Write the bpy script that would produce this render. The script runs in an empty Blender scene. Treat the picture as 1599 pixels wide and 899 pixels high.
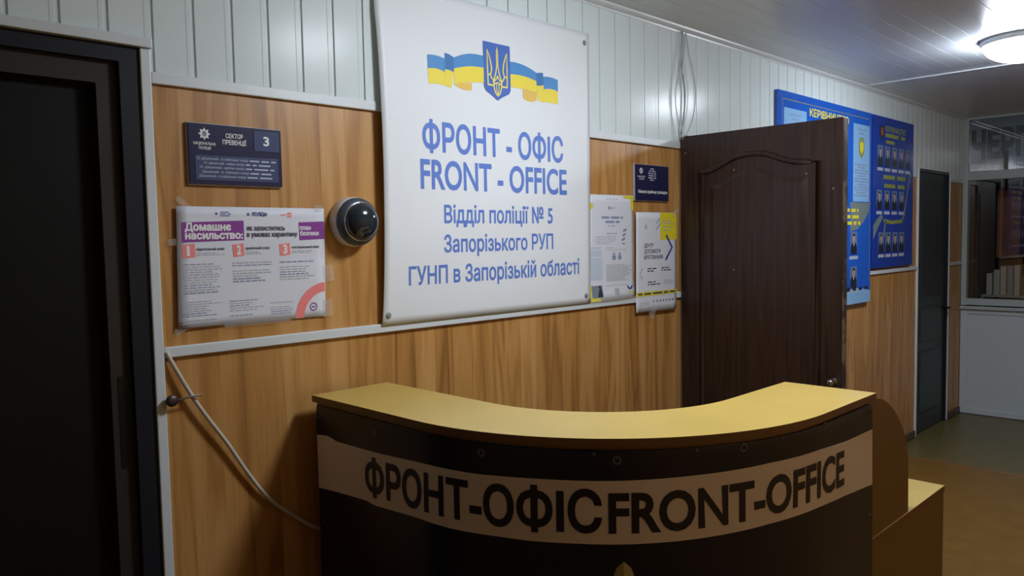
import bpy, bmesh, math, random
from mathutils import Vector, Matrix

random.seed(7)
scene = bpy.context.scene
COL = scene.collection
PI = math.pi

# ------------------------------------------------------------------ camera, light, exposure
cam_d = bpy.data.cameras.new('camera')
cam_d.sensor_fit = 'HORIZONTAL'
cam_d.sensor_width = 36.0
cam_d.lens = 1215.42 / 1599.0 * 36.0
cam_d.clip_start = 0.02
cam = bpy.data.objects.new('camera', cam_d)
COL.objects.link(cam)
R_ = Vector((0.7081587776692785, -0.7058044770950956, -0.018739949905799906))
U_ = Vector((0.05706984659323497, 0.030764880725026936, 0.9978960640887403))
B_ = Vector((-0.7037429773857626, -0.7077383430523553, 0.06206657356201176))
cam.matrix_world = Matrix(((R_.x, U_.x, B_.x, 0.0), (R_.y, U_.y, B_.y, -2.09605),
                           (R_.z, U_.z, B_.z, 1.63), (0, 0, 0, 1)))
scene.camera = cam

world = bpy.data.worlds.new('night')
world.use_nodes = True
world.node_tree.nodes['Background'].inputs[0].default_value = (0.02, 0.025, 0.03, 1)
world.node_tree.nodes['Background'].inputs[1].default_value = 0.3
scene.world = world
scene.view_settings.view_transform = 'Standard'
scene.view_settings.look = 'None'
scene.view_settings.gamma = 1.0
scene.view_settings.exposure = 0.0
scene.view_settings.use_curve_mapping = False

LAMP_POWER = 84.0        # emission of the two ceiling lamps (all the light there is)
LAMP_TINT = (0.87, 0.945, 1.06)

# room dimensions
CEIL = 2.62
X_BACK, X_FAR, Y_RIGHT = -1.25, 7.74, -2.45

# ------------------------------------------------------------------ materials
def lin(c):
    def f(v):
        v /= 255.0
        return v / 12.92 if v <= 0.04045 else ((v + 0.055) / 1.055) ** 2.4
    return tuple(f(v) for v in c) + (1.0,)

def mat(name, rgb, rough=0.5, metal=0.0, spec=0.5, var=0.0, scale=12.0, coat=0.0):
    m = bpy.data.materials.new(name)
    m.use_nodes = True
    nt = m.node_tree
    b = nt.nodes['Principled BSDF']
    c = lin(rgb)
    b.inputs['Base Color'].default_value = c
    b.inputs['Roughness'].default_value = rough
    b.inputs['Metallic'].default_value = metal
    b.inputs['Specular IOR Level'].default_value = spec
    if coat:
        b.inputs['Coat Weight'].default_value = coat
        b.inputs['Coat Roughness'].default_value = 0.15
    if var:
        tc = nt.nodes.new('ShaderNodeTexCoord')
        no = nt.nodes.new('ShaderNodeTexNoise')
        no.inputs['Scale'].default_value = scale
        no.inputs['Detail'].default_value = 5
        rp = nt.nodes.new('ShaderNodeValToRGB')
        rp.color_ramp.elements[0].position = 0.3
        rp.color_ramp.elements[1].position = 0.7
        rp.color_ramp.elements[0].color = tuple(v * (1 - var) for v in c[:3]) + (1,)
        rp.color_ramp.elements[1].color = tuple(min(1, v * (1 + var)) for v in c[:3]) + (1,)
        nt.links.new(tc.outputs['Object'], no.inputs['Vector'])
        nt.links.new(no.outputs['Fac'], rp.inputs['Fac'])
        nt.links.new(rp.outputs['Color'], b.inputs['Base Color'])
    return m

def math_node(nt, op, a=None, b=None):
    n = nt.nodes.new('ShaderNodeMath')
    n.operation = op
    for i, v in enumerate((a, b)):
        if v is None:
            continue
        if isinstance(v, (int, float)):
            n.inputs[i].default_value = v
        else:
            nt.links.new(v, n.inputs[i])
    return n.outputs[0]

def wood_mat(name, dark, mid, light, band=0.085, stretch=(1.0, 1.0, 0.085), rough=0.38, along='X', grain=1.0, spec=0.4):
    """laminate of vertical boards: each board its own tone, growth lines running up it"""
    m = bpy.data.materials.new(name)
    m.use_nodes = True
    nt = m.node_tree
    L = nt.links.new
    b = nt.nodes['Principled BSDF']
    b.inputs['Roughness'].default_value = rough
    b.inputs['Specular IOR Level'].default_value = spec
    tc = nt.nodes.new('ShaderNodeTexCoord')
    sep = nt.nodes.new('ShaderNodeSeparateXYZ')
    L(tc.outputs['Object'], sep.inputs[0])
    u = sep.outputs[along]
    # board index
    idx = math_node(nt, 'FLOOR', math_node(nt, 'DIVIDE', u, band))
    wn = nt.nodes.new('ShaderNodeTexWhiteNoise')
    wn.noise_dimensions = '1D'
    L(idx, wn.inputs['W'])
    # shift grain per board
    comb = nt.nodes.new('ShaderNodeCombineXYZ')
    L(math_node(nt, 'MULTIPLY', wn.outputs['Value'], 37.0), comb.inputs[2])
    add = nt.nodes.new('ShaderNodeVectorMath')
    add.operation = 'ADD'
    L(tc.outputs['Object'], add.inputs[0])
    L(comb.outputs[0], add.inputs[1])
    mp = nt.nodes.new('ShaderNodeMapping')
    mp.inputs['Scale'].default_value = stretch
    L(add.outputs[0], mp.inputs[0])
    # broad figure -> contour lines (flame figure)
    n1 = nt.nodes.new('ShaderNodeTexNoise')
    n1.inputs['Scale'].default_value = 9.0
    n1.inputs['Detail'].default_value = 1.5
    n1.inputs['Distortion'].default_value = 0.4
    L(mp.outputs[0], n1.inputs['Vector'])
    ring = math_node(nt, 'SINE', math_node(nt, 'MULTIPLY', n1.outputs['Fac'], 34.0))
    ring = math_node(nt, 'MULTIPLY', math_node(nt, 'ADD', ring, 1.0), 0.5)
    ring = math_node(nt, 'POWER', ring, 2.0)
    # fine fibres
    mp2 = nt.nodes.new('ShaderNodeMapping')
    mp2.inputs['Scale'].default_value = (stretch[0] * 9, stretch[1] * 9, stretch[2] * 5)
    L(add.outputs[0], mp2.inputs[0])
    n2 = nt.nodes.new('ShaderNodeTexNoise')
    n2.inputs['Scale'].default_value = 18.0
    n2.inputs['Detail'].default_value = 4.0
    L(mp2.outputs[0], n2.inputs['Vector'])
    t = math_node(nt, 'ADD', math_node(nt, 'MULTIPLY', wn.outputs['Value'], 0.24),
                  math_node(nt, 'MULTIPLY', n2.outputs['Fac'], 0.30 * grain))
    t = math_node(nt, 'ADD', t, math_node(nt, 'MULTIPLY', n1.outputs['Fac'], 0.50))
    t = math_node(nt, 'SUBTRACT', t, math_node(nt, 'MULTIPLY', ring, 0.20 * grain))
    rp = nt.nodes.new('ShaderNodeValToRGB')
    e = rp.color_ramp.elements
    e[0].position, e[0].color = 0.12, lin(dark)
    e[1].position, e[1].color = 0.72, lin(light)
    k = e.new(0.42)
    k.color = lin(mid)
    L(t, rp.inputs['Fac'])
    L(rp.outputs['Color'], b.inputs['Base Color'])
    return m

M = {}
M['wood'] = wood_mat('pine_laminate', (134, 90, 46), (177, 127, 67), (204, 157, 98))
M['pvc'] = mat('white_plastic_cladding', (216, 226, 224), rough=0.2, spec=0.07)
M['trim'] = mat('white_plastic_trim', (208, 214, 214), rough=0.35)
M['ceiling'] = mat('ceiling_plastic', (214, 220, 224), rough=0.3)
M['plaster'] = mat('plain_plaster', (150, 150, 146), rough=0.85, var=0.05)
M['linoleum'] = mat('ochre_linoleum', (114, 82, 26), rough=0.42, var=0.14, scale=9.0)
M['lino_far'] = mat('olive_linoleum', (100, 90, 50), rough=0.38, var=0.12, scale=9.0)
M['skirting'] = mat('brown_skirting', (84, 66, 46), rough=0.5)
M['black_paint'] = mat('black_door_frame', (26, 28, 34), rough=0.5, spec=0.25)
M['dark_leaf'] = mat('dark_door_leaf', (14, 16, 13), rough=0.55, spec=0.2, var=0.15)
M['dark_casing'] = mat('dark_brown_casing', (48, 44, 38), rough=0.5, spec=0.25, var=0.15, scale=4)
M['grey_door'] = mat('grey_green_door', (50, 58, 58), rough=0.45, spec=0.35)
M['black_metal'] = mat('black_metal', (16, 17, 20), rough=0.4, metal=0.4)
M['steel'] = mat('steel', (150, 150, 150), rough=0.3, metal=1.0)
M['old_steel'] = mat('tarnished_steel', (92, 82, 82), rough=0.45, metal=0.85)
M['dim_steel'] = mat('dull_eyelet', (92, 94, 90), rough=0.45)
M['laminate'] = mat('beech_laminate', (190, 161, 84), rough=0.33, var=0.05, scale=6)
M['laminate_side'] = mat('brown_laminate', (112, 86, 38), rough=0.42, var=0.05, scale=6)
M['laminate_edge'] = mat('brown_edge_band', (112, 80, 42), rough=0.45)
M['cloth_navy'] = mat('navy_vinyl', (21, 23, 40), rough=0.3, spec=0.4)
M['cloth_band'] = mat('greyish_white_vinyl', (222, 212, 196), rough=0.45)
M['cloth_text'] = mat('navy_print', (20, 22, 38), rough=0.4)
M['emblem_beige'] = mat('pale_gold_print', (196, 186, 140), rough=0.45)
M['emblem_beige_shade'] = mat('dark_gold_print', (150, 138, 92), rough=0.45)
M['vinyl'] = mat('white_vinyl', (226, 229, 230), rough=0.4, spec=0.35)
M['ink_blue'] = mat('blue_print', (94, 126, 200), rough=0.45)
M['rib_blue'] = mat('ribbon_blue', (78, 140, 196), rough=0.45)
M['rib_blue_dark'] = mat('ribbon_deep_blue', (62, 116, 176), rough=0.45)
M['rib_yellow'] = mat('ribbon_yellow', (238, 216, 74), rough=0.45)
M['rib_gold'] = mat('ribbon_gold', (228, 190, 92), rough=0.45)
M['shield_blue'] = mat('shield_blue', (74, 108, 186), rough=0.45)
M['trident'] = mat('trident_yellow', (236, 222, 112), rough=0.45)
M['plate_navy'] = mat('navy_plate', (34, 36, 70), rough=0.22)
M['plate_slot'] = mat('slate_insert', (66, 78, 112), rough=0.2)
M['plate_back'] = mat('clear_backing', (176, 176, 182), rough=0.3)
M['white_print'] = mat('white_print', (228, 228, 226), rough=0.5)
M['pale_print'] = mat('pale_print', (176, 180, 196), rough=0.5)
M['paper'] = mat('white_paper', (214, 216, 222), rough=0.6, spec=0.3)
M['purple'] = mat('purple_print', (128, 44, 138), rough=0.55)
M['coral'] = mat('coral_print', (236, 130, 126), rough=0.55)
M['ink'] = mat('dark_print', (76, 72, 92), rough=0.6)
M['grey_ink'] = mat('grey_print', (172, 174, 182), rough=0.6)
M['grey_blue_ink'] = mat('slate_print', (132, 144, 172), rough=0.6)
M['logo_blue'] = mat('logo_blue', (60, 76, 140), rough=0.6)
M['yellow_print'] = mat('yellow_print', (226, 208, 40), rough=0.55)
M['arrow_blue'] = mat('arrow_blue', (52, 72, 140), rough=0.55)
M['pale_blue_print'] = mat('pale_blue_print', (190, 202, 214), rough=0.6)
M['photo_grey'] = mat('photo_grey', (120, 130, 138), rough=0.6)
M['photo_dark'] = mat('photo_dark', (44, 52, 60), rough=0.6)
M['board_blue'] = mat('blue_board', (28, 92, 196), rough=0.2, var=0.12, scale=2.0)
M['board_navy'] = mat('deep_blue_board', (26, 62, 158), rough=0.2, var=0.15, scale=2.0)
M['board_edge'] = mat('board_edge', (38, 92, 168), rough=0.3)
M['board_pale'] = mat('pale_blue_panel', (136, 182, 224), rough=0.3)
M['board_gold'] = mat('gold_line', (150, 146, 96), rough=0.35)
M['board_yellow'] = mat('board_yellow', (226, 214, 60), rough=0.4)
M['board_olive'] = mat('board_olive', (140, 146, 70), rough=0.4)
M['board_swoosh'] = mat('board_swoosh', (118, 130, 128), rough=0.35)
M['uniform'] = mat('uniform_print', (30, 38, 52), rough=0.4)
M['skin'] = mat('face_print', (178, 146, 132), rough=0.5)
M['hat'] = mat('portrait_backdrop', (96, 116, 156), rough=0.5)
M['cam_grey'] = mat('light_grey_housing', (214, 210, 202), rough=0.4)
M['cam_dark'] = mat('dark_ring', (62, 72, 86), rough=0.35)
M['cam_chrome'] = mat('chrome_ring', (190, 196, 200), rough=0.18, metal=0.9)
M['cam_dome'] = mat('smoked_dome', (34, 42, 50), rough=0.1, spec=0.6)
M['cam_inner'] = mat('lens_grey', (52, 58, 64), rough=0.3)
M['cable'] = mat('white_cable', (196, 188, 172), rough=0.45)
M['pin_grey'] = mat('grey_pin', (128, 132, 132), rough=0.4)
M['wire'] = mat('grey_wire', (186, 194, 194), rough=0.5)
M['wire_dark'] = mat('dark_wire', (138, 146, 148), rough=0.5)
M['frame_white'] = mat('white_window_frame', (170, 180, 180), rough=0.35)
M['panel_white'] = mat('white_dado_panel', (190, 200, 204), rough=0.4)
M['sign_grey'] = mat('grey_film', (116, 128, 136), rough=0.4, var=0.06, scale=3)
M['sign_ink'] = mat('slate_letters', (22, 28, 38), rough=0.5)
M['sign_beige'] = mat('beige_blind', (124, 122, 108), rough=0.6)
M['cabinet'] = mat('red_brown_cabinet', (150, 92, 66), rough=0.4, var=0.15, scale=3)
M['folder'] = mat('pale_folder', (206, 196, 176), rough=0.6)
M['folder_grey'] = mat('grey_folder', (166, 166, 160), rough=0.6)
M['dark_room'] = mat('dim_room_paint', (112, 96, 84), rough=0.9)
M['lamp_base'] = mat('white_lamp_base', (220, 222, 224), rough=0.35)

# open door: dark stained wood, pale chips along its free edge
def door_wood():
    m = bpy.data.materials.new('dark_stained_door')
    m.use_nodes = True
    nt = m.node_tree
    L = nt.links.new
    b = nt.nodes['Principled BSDF']
    b.inputs['Roughness'].default_value = 0.34
    b.inputs['Specular IOR Level'].default_value = 0.4
    tc = nt.nodes.new('ShaderNodeTexCoord')
    mp = nt.nodes.new('ShaderNodeMapping')
    mp.inputs['Scale'].default_value = (1, 22, 1.1)
    L(tc.outputs['Object'], mp.inputs[0])
    n = nt.nodes.new('ShaderNodeTexNoise')
    n.inputs['Scale'].default_value = 3.0
    n.inputs['Detail'].default_value = 5
    L(mp.outputs[0], n.inputs['Vector'])
    rp = nt.nodes.new('ShaderNodeValToRGB')
    rp.color_ramp.elements[0].position, rp.color_ramp.elements[0].color = 0.3, lin((34, 22, 18))
    rp.color_ramp.elements[1].position, rp.color_ramp.elements[1].color = 0.75, lin((60, 40, 31))
    L(n.outputs['Fac'], rp.inputs['Fac'])
    # sparse chips
    vo = nt.nodes.new('ShaderNodeTexVoronoi')
    vo.inputs['Scale'].default_value = 7.0
    L(tc.outputs['Object'], vo.inputs['Vector'])
    chip = math_node(nt, 'LESS_THAN', vo.outputs['Distance'], 0.035)
    mx = nt.nodes.new('ShaderNodeMix')
    mx.data_type = 'RGBA'
    L(chip, mx.inputs[0])
    L(rp.outputs['Color'], mx.inputs[6])
    mx.inputs[7].default_value = lin((120, 104, 88))
    L(mx.outputs[2], b.inputs['Base Color'])
    return m

def worn_edge():
    m = mat('worn_door_edge', (60, 46, 36), rough=0.6)
    nt = m.node_tree
    L = nt.links.new
    b = nt.nodes['Principled BSDF']
    tc = nt.nodes.new('ShaderNodeTexCoord')
    n = nt.nodes.new('ShaderNodeTexNoise')
    n.inputs['Scale'].default_value = 14.0
    n.inputs['Detail'].default_value = 6
    L(tc.outputs['Object'], n.inputs['Vector'])
    rp = nt.nodes.new('ShaderNodeValToRGB')
    rp.color_ramp.elements[0].position, rp.color_ramp.elements[0].color = 0.50, lin((44, 32, 26))
    rp.color_ramp.elements[1].position, rp.color_ramp.elements[1].color = 0.62, lin((112, 98, 80))
    L(n.outputs['Fac'], rp.inputs['Fac'])
    L(rp.outputs['Color'], b.inputs['Base Color'])
    return m

M['door_brown'] = door_wood()
M['door_edge'] = worn_edge()

def glass_mat(name, reflect):
    m = bpy.data.materials.new(name)
    m.use_nodes = True
    nt = m.node_tree
    nt.nodes.clear()
    out = nt.nodes.new('ShaderNodeOutputMaterial')
    tr = nt.nodes.new('ShaderNodeBsdfTransparent')
    tr.inputs[0].default_value = (0.86, 0.9, 0.9, 1)
    gl = nt.nodes.new('ShaderNodeBsdfGlossy')
    gl.inputs['Roughness'].default_value = 0.0
    mx = nt.nodes.new('ShaderNodeMixShader')
    mx.inputs[0].default_value = reflect
    nt.links.new(tr.outputs[0], mx.inputs[1])
    nt.links.new(gl.outputs[0], mx.inputs[2])
    nt.links.new(mx.outputs[0], out.inputs[0])
    return m
M['glass'] = glass_mat('double_glazing', 0.14)

def tape_mat():
    m = bpy.data.materials.new('clear_tape')
    m.use_nodes = True
    nt = m.node_tree
    nt.nodes.clear()
    out = nt.nodes.new('ShaderNodeOutputMaterial')
    tr = nt.nodes.new('ShaderNodeBsdfTransparent')
    d = nt.nodes.new('ShaderNodeBsdfPrincipled')
    d.inputs['Base Color'].default_value = lin((226, 222, 214))
    d.inputs['Roughness'].default_value = 0.25
    mx = nt.nodes.new('ShaderNodeMixShader')
    mx.inputs[0].default_value = 0.13
    nt.links.new(tr.outputs[0], mx.inputs[1])
    nt.links.new(d.outputs[0], mx.inputs[2])
    nt.links.new(mx.outputs[0], out.inputs[0])
    return m
M['tape'] = tape_mat()

def emit_mat():
    m = bpy.data.materials.new('lit_diffuser')
    m.use_nodes = True
    nt = m.node_tree
    nt.nodes.clear()
    out = nt.nodes.new('ShaderNodeOutputMaterial')
    e = nt.nodes.new('ShaderNodeEmission')
    e.inputs[0].default_value = LAMP_TINT + (1,)
    e.inputs[1].default_value = LAMP_POWER
    nt.links.new(e.outputs[0], out.inputs[0])
    return m
M['lamp'] = emit_mat()

# ------------------------------------------------------------------ object helpers
WLOC = {}

def empty(name, loc, label=None, cat=None, group=None):
    o = bpy.data.objects.new(name, None)
    o.empty_display_size = 0.05
    COL.objects.link(o)
    o.location = loc
    WLOC[o.name] = Vector(loc)
    tag(o, label, cat, group)
    return o

def tag(o, label=None, cat=None, group=None, kind=None):
    if label: o['label'] = label
    if cat: o['category'] = cat
    if group: o['group'] = group
    if kind: o['kind'] = kind
    return o

def obj(name, bm, mats, parent=None, smooth=False, origin=None):
    """link a bmesh (world coordinates) as one mesh object"""
    if parent is not None:
        base = WLOC[parent.name]
    else:
        base = Vector(origin) if origin else Vector((0, 0, 0))
    bmesh.ops.translate(bm, verts=bm.verts, vec=-base)
    me = bpy.data.meshes.new(name)
    bm.normal_update()
    bm.to_mesh(me)
    bm.free()
    if not isinstance(mats, (list, tuple)):
        mats = [mats]
    for m in mats:
        me.materials.append(M[m])
    if smooth:
        for p in me.polygons:
            p.use_smooth = True
    o = bpy.data.objects.new(name, me)
    COL.objects.link(o)
    if parent is not None:
        o.parent = parent
    else:
        o.location = base
    WLOC[o.name] = base.copy()
    return o

def struct(name, bm, mats, label, cat, parent=None):
    o = obj(name, bm, mats, parent)
    return tag(o, label, cat, kind='structure')

def NB():
    return bmesh.new()

def box(bm, x0, x1, y0, y1, z0, z1, mi=0, bev=0.0):
    xs, ys, zs = sorted((x0, x1)), sorted((y0, y1)), sorted((z0, z1))
    v = [bm.verts.new((x, y, z)) for x in xs for y in ys for z in zs]
    q = [(0, 1, 3, 2), (4, 6, 7, 5), (0, 4, 5, 1), (2, 3, 7, 6), (0, 2, 6, 4), (1, 5, 7, 3)]
    fs = [bm.faces.new([v[i] for i in f]) for f in q]
    for f in fs:
        f.material_index = mi
    if bev:
        es = list({e for f in fs for e in f.edges})
        r = bmesh.ops.bevel(bm, geom=es, offset=bev, segments=2, affect='EDGES', profile=0.6)
        for f in r['faces']:
            f.material_index = mi
    return bm

def prism(bm, pts, fn0, fn1, mi=0, side_mi=None):
    """closed outline pts (2d) swept between two placements fn(a, b) -> xyz"""
    lo = [bm.verts.new(fn0(*p)) for p in pts]
    hi = [bm.verts.new(fn1(*p)) for p in pts]
    n = len(pts)
    f = bm.faces.new(lo); f.material_index = mi
    f = bm.faces.new(hi[::-1]); f.material_index = mi
    for i in range(n):
        f = bm.faces.new((lo[i], lo[(i + 1) % n], hi[(i + 1) % n], hi[i]))
        f.material_index = mi if side_mi is None else side_mi
    return bm

def prism_xz(bm, pts, y0, y1, mi=0, side_mi=None):
    return prism(bm, pts, lambda a, b: (a, y0, b), lambda a, b: (a, y1, b), mi, side_mi)

def prism_xy(bm, pts, z0, z1, mi=0, side_mi=None):
    return prism(bm, pts, lambda a, b: (a, b, z0), lambda a, b: (a, b, z1), mi, side_mi)

def prism_yz(bm, pts, x0, x1, mi=0):
    return prism(bm, pts, lambda a, b: (x0, a, b), lambda a, b: (x1, a, b), mi)

def tube(bm, pts, r, seg=8, mi=0, cap=True):
    pts = [Vector(p) for p in pts]
    rings = []
    ref = Vector((0.13, 0.31, 0.94)).normalized()
    for i, p in enumerate(pts):
        t = (pts[min(i + 1, len(pts) - 1)] - pts[max(i - 1, 0)]).normalized()
        a = t.cross(ref)
        if a.length < 1e-3:
            a = t.cross(Vector((1, 0, 0)))
        a.normalize()
        b = t.cross(a).normalized()
        rr = r[i] if isinstance(r, (list, tuple)) else r
        rings.append([bm.verts.new(p + (a * math.cos(2 * PI * k / seg) + b * math.sin(2 * PI * k / seg)) * rr) for k in range(seg)])
    for i in range(len(rings) - 1):
        for k in range(seg):
            f = bm.faces.new((rings[i][k], rings[i][(k + 1) % seg], rings[i + 1][(k + 1) % seg], rings[i + 1][k]))
            f.material_index = mi
    if cap:
        bm.faces.new(rings[0][::-1]).material_index = mi
        bm.faces.new(rings[-1]).material_index = mi
    return bm

def spline(pts, n=10):
    """Catmull-Rom through points"""
    P = [Vector(p) for p in pts]
    P = [P[0] * 2 - P[1]] + P + [P[-1] * 2 - P[-2]]
    out = []
    for i in range(1, len(P) - 2):
        a, b, c, d = P[i - 1], P[i], P[i + 1], P[i + 2]
        for k in range(n):
            t = k / n
            out.append(0.5 * ((2 * b) + (c - a) * t + (2 * a - 5 * b + 4 * c - d) * t * t + (3 * b - a - 3 * c + d) * t ** 3))
    out.append(P[-2])
    return out

def lathe(bm, prof, centre, axis, seg=48, mis=None):
    """profile [(radius, distance along axis)] turned about axis through centre"""
    c = Vector(centre)
    ax = Vector(axis).normalized()
    a = ax.cross(Vector((0.0, 0.0, 1.0)))
    if a.length < 1e-3:
        a = Vector((1, 0, 0))
    a.normalize()
    b = ax.cross(a)
    rings = []
    for r, d in prof:
        if r < 1e-6:
            rings.append([bm.verts.new(c + ax * d)])
        else:
            rings.append([bm.verts.new(c + ax * d + (a * math.cos(2 * PI * k / seg) + b * math.sin(2 * PI * k / seg)) * r) for k in range(seg)])
    for i in range(len(rings) - 1):
        A, Bq = rings[i], rings[i + 1]
        for k in range(seg):
            k2 = (k + 1) % seg
            if len(A) == 1 and len(Bq) == 1:
                continue
            if len(A) == 1:
                f = bm.faces.new((A[0], Bq[k2], Bq[k]))
            elif len(Bq) == 1:
                f = bm.faces.new((A[k], A[k2], Bq[0]))
            else:
                f = bm.faces.new((A[k], A[k2], Bq[k2], Bq[k]))
            f.material_index = mis[i] if mis else 0
            f.smooth = True
    return bm

def slice_x(bm, step):
    """cut a mesh into narrow strips along x so that it can follow a curve"""
    xs = [v.co.x for v in bm.verts]
    if not xs:
        return
    x = math.floor(min(xs) / step) * step + step
    while x < max(xs):
        bmesh.ops.bisect_plane(bm, geom=bm.verts[:] + bm.edges[:] + bm.faces[:], plane_co=(x, 0, 0), plane_no=(1, 0, 0), dist=1e-6)
        x += step

# lettering: built-in font, fitted to a given box
def thicken(loops, d):
    """push every outline outward by d along mitred normals (holes shrink)"""
    def area(P):
        return sum(P[i][0] * P[(i + 1) % len(P)][1] - P[(i + 1) % len(P)][0] * P[i][1] for i in range(len(P))) / 2
    sgn = 1 if max((area(P) for P in loops), key=abs) > 0 else -1
    out = []
    for P in loops:
        Q = [p for i, p in enumerate(P) if abs(p[0] - P[i - 1][0]) + abs(p[1] - P[i - 1][1]) > 1e-5]
        n = len(Q)
        R = []
        for i in range(n):
            p, c, q = Vector(Q[i - 1]), Vector(Q[i]), Vector(Q[(i + 1) % n])
            t1, t2 = (c - p).normalized(), (q - c).normalized()
            n1, n2 = Vector((t1.y, -t1.x)) * sgn, Vector((t2.y, -t2.x)) * sgn
            m = n1 + n2
            k = m.length_squared
            m = m * (2.0 / k) if k > 0.5 else (n1 + n2)
            R.append((c.x + m.x * d, c.y + m.y * d))
        out.append(R)
    return out

def text_bm(s, bold=0.02, res=4, space=1.0):
    """letter outlines of the built-in font, filled by winding number and thickened along their edges"""
    cu = bpy.data.curves.new('t', 'FONT')
    cu.body = s.replace('\u0406', 'I')
    cu.size = 1.0
    cu.fill_mode = 'NONE'
    cu.resolution_u = res
    cu.space_character = space
    o = bpy.data.objects.new('t', cu)
    COL.objects.link(o)
    dg = bpy.context.evaluated_depsgraph_get()
    dg.update()
    me = bpy.data.meshes.new_from_object(o.evaluated_get(dg))
    co = [(v.co.x, v.co.y) for v in me.vertices]
    nxt = {}
    for e in me.edges:
        nxt.setdefault(e.vertices[0], []).append(e.vertices[1])
        nxt.setdefault(e.vertices[1], []).append(e.vertices[0])
    bpy.data.objects.remove(o)
    bpy.data.curves.remove(cu)
    bpy.data.meshes.remove(me)
    # closed loops in the order of their vertices
    seen, loops = set(), []
    for v0 in range(len(co)):
        if v0 in seen or v0 not in nxt:
            continue
        loop, prev, v = [v0], None, v0
        seen.add(v0)
        while True:
            opts = [k for k in nxt[v] if k != prev and k not in seen]
            if prev is None:
                opts = [k for k in nxt[v] if k == v + 1] or opts
            if not opts:
                break
            prev, v = v, opts[0]
            seen.add(v)
            loop.append(v)
        P = [co[k] for k in loop]
        if len(P) > 2:
            loops.append(P)
    # one cluster per letter
    loops.sort(key=lambda P: min(p[0] for p in P))
    clusters = []
    for P in loops:
        a, b = min(p[0] for p in P), max(p[0] for p in P)
        if clusters and a < clusters[-1][1] - 1e-4:
            clusters[-1][0].append(P)
            clusters[-1][1] = max(clusters[-1][1], b)
        else:
            clusters.append([[P], b])
    bm = bmesh.new()
    for Ps, _ in clusters:
        if bold:
            Ps = thicken(Ps, bold)
        edges = []
        for P in Ps:
            for i in range(len(P)):
                p, q = P[i], P[(i + 1) % len(P)]
                if abs(p[1] - q[1]) > 1e-9:
                    edges.append((p, q, 1) if p[1] < q[1] else (q, p, -1))
        ys = {round(p[1], 6) for P in Ps for p in P}
        for i in range(len(edges)):
            (p, q, _a) = edges[i]
            for k in range(i + 1, len(edges)):
                (r, t, _b) = edges[k]
                if max(p[1], r[1]) >= min(q[1], t[1]):
                    continue
                if max(p[0], q[0]) < min(r[0], t[0]) or max(r[0], t[0]) < min(p[0], q[0]):
                    continue
                d = (q[0] - p[0]) * (t[1] - r[1]) - (q[1] - p[1]) * (t[0] - r[0])
                if abs(d) < 1e-12:
                    continue
                u = ((r[0] - p[0]) * (t[1] - r[1]) - (r[1] - p[1]) * (t[0] - r[0])) / d
                if 1e-6 < u < 1 - 1e-6:
                    ys.add(round(p[1] + u * (q[1] - p[1]), 6))
        ys = sorted(ys)
        for y0, y1 in zip(ys, ys[1:]):
            if y1 - y0 < 2e-6:
                continue
            ym = (y0 + y1) / 2
            cr = []
            for p, q, w in edges:
                if p[1] <= ym < q[1]:
                    f = lambda y: p[0] + (q[0] - p[0]) * (y - p[1]) / (q[1] - p[1])
                    cr.append((f(ym), f(y0), f(y1), w))
            cr.sort()
            wn = 0
            for c0, c1 in zip(cr, cr[1:]):
                wn += c0[3]
                if wn != 0 and c1[0] - c0[0] > 1e-6:
                    bm.faces.new([bm.verts.new((x, y, 0)) for x, y in ((c0[1], y0), (c1[1], y0), (c1[2], y1), (c0[2], y1))])
    return bm

CAP = None
def text(s, x0, x1, zb, cap, place, bold=0.02, step=0.0, res=4, into=None, space=1.0):
    """lettering of capital height cap from x0 to x1 on baseline zb; place(x, z) -> xyz"""
    global CAP
    if CAP is None:
        h = text_bm('H', 0.0)
        CAP = max(v.co.y for v in h.verts)
        h.free()
    bm = text_bm(s, bold, res, space)
    xs = [v.co.x for v in bm.verts]
    a, b = min(xs), max(xs)
    for v in bm.verts:
        v.co = Vector((x0 + (v.co.x - a) / (b - a) * (x1 - x0), v.co.y * cap / CAP, 0))
    if step:
        slice_x(bm, step)
    for v in bm.verts:
        v.co = Vector(place(v.co.x, zb + v.co.y))
    if into is not None:
        me = bpy.data.meshes.new('t')
        bm.to_mesh(me)
        bm.free()
        into.from_mesh(me)
        bpy.data.meshes.remove(me)
        return into
    return bm

def flat(bm, pts, place, mi=0):
    f = bm.faces.new([bm.verts.new(place(*p)) for p in pts])
    f.material_index = mi
    return bm

def rect(bm, x0, x1, z0, z1, place, mi=0):
    return flat(bm, [(x0, z0), (x1, z0), (x1, z1), (x0, z1)], place, mi)

def stroke(bm, pts, w, place, mi=0):
    """a flat band of width w along 2-d points (w may vary per point)"""
    P = [Vector((p[0], p[1])) for p in pts]
    Ls, Rs = [], []
    for i, p in enumerate(P):
        t = (P[min(i + 1, len(P) - 1)] - P[max(i - 1, 0)]).normalized()
        n = Vector((-t.y, t.x))
        ww = (w[i] if isinstance(w, (list, tuple)) else w) / 2
        Ls.append(bm.verts.new(place(*(p + n * ww))))
        Rs.append(bm.verts.new(place(*(p - n * ww))))
    for i in range(len(P) - 1):
        bm.faces.new((Ls[i], Ls[i + 1], Rs[i + 1], Rs[i])).material_index = mi
    return bm

def ellipse(cx, cz, rx, rz, n=20, a0=0.0, a1=2 * PI):
    return [(cx + rx * math.cos(a0 + (a1 - a0) * k / n), cz + rz * math.sin(a0 + (a1 - a0) * k / n)) for k in range(n)]

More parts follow.
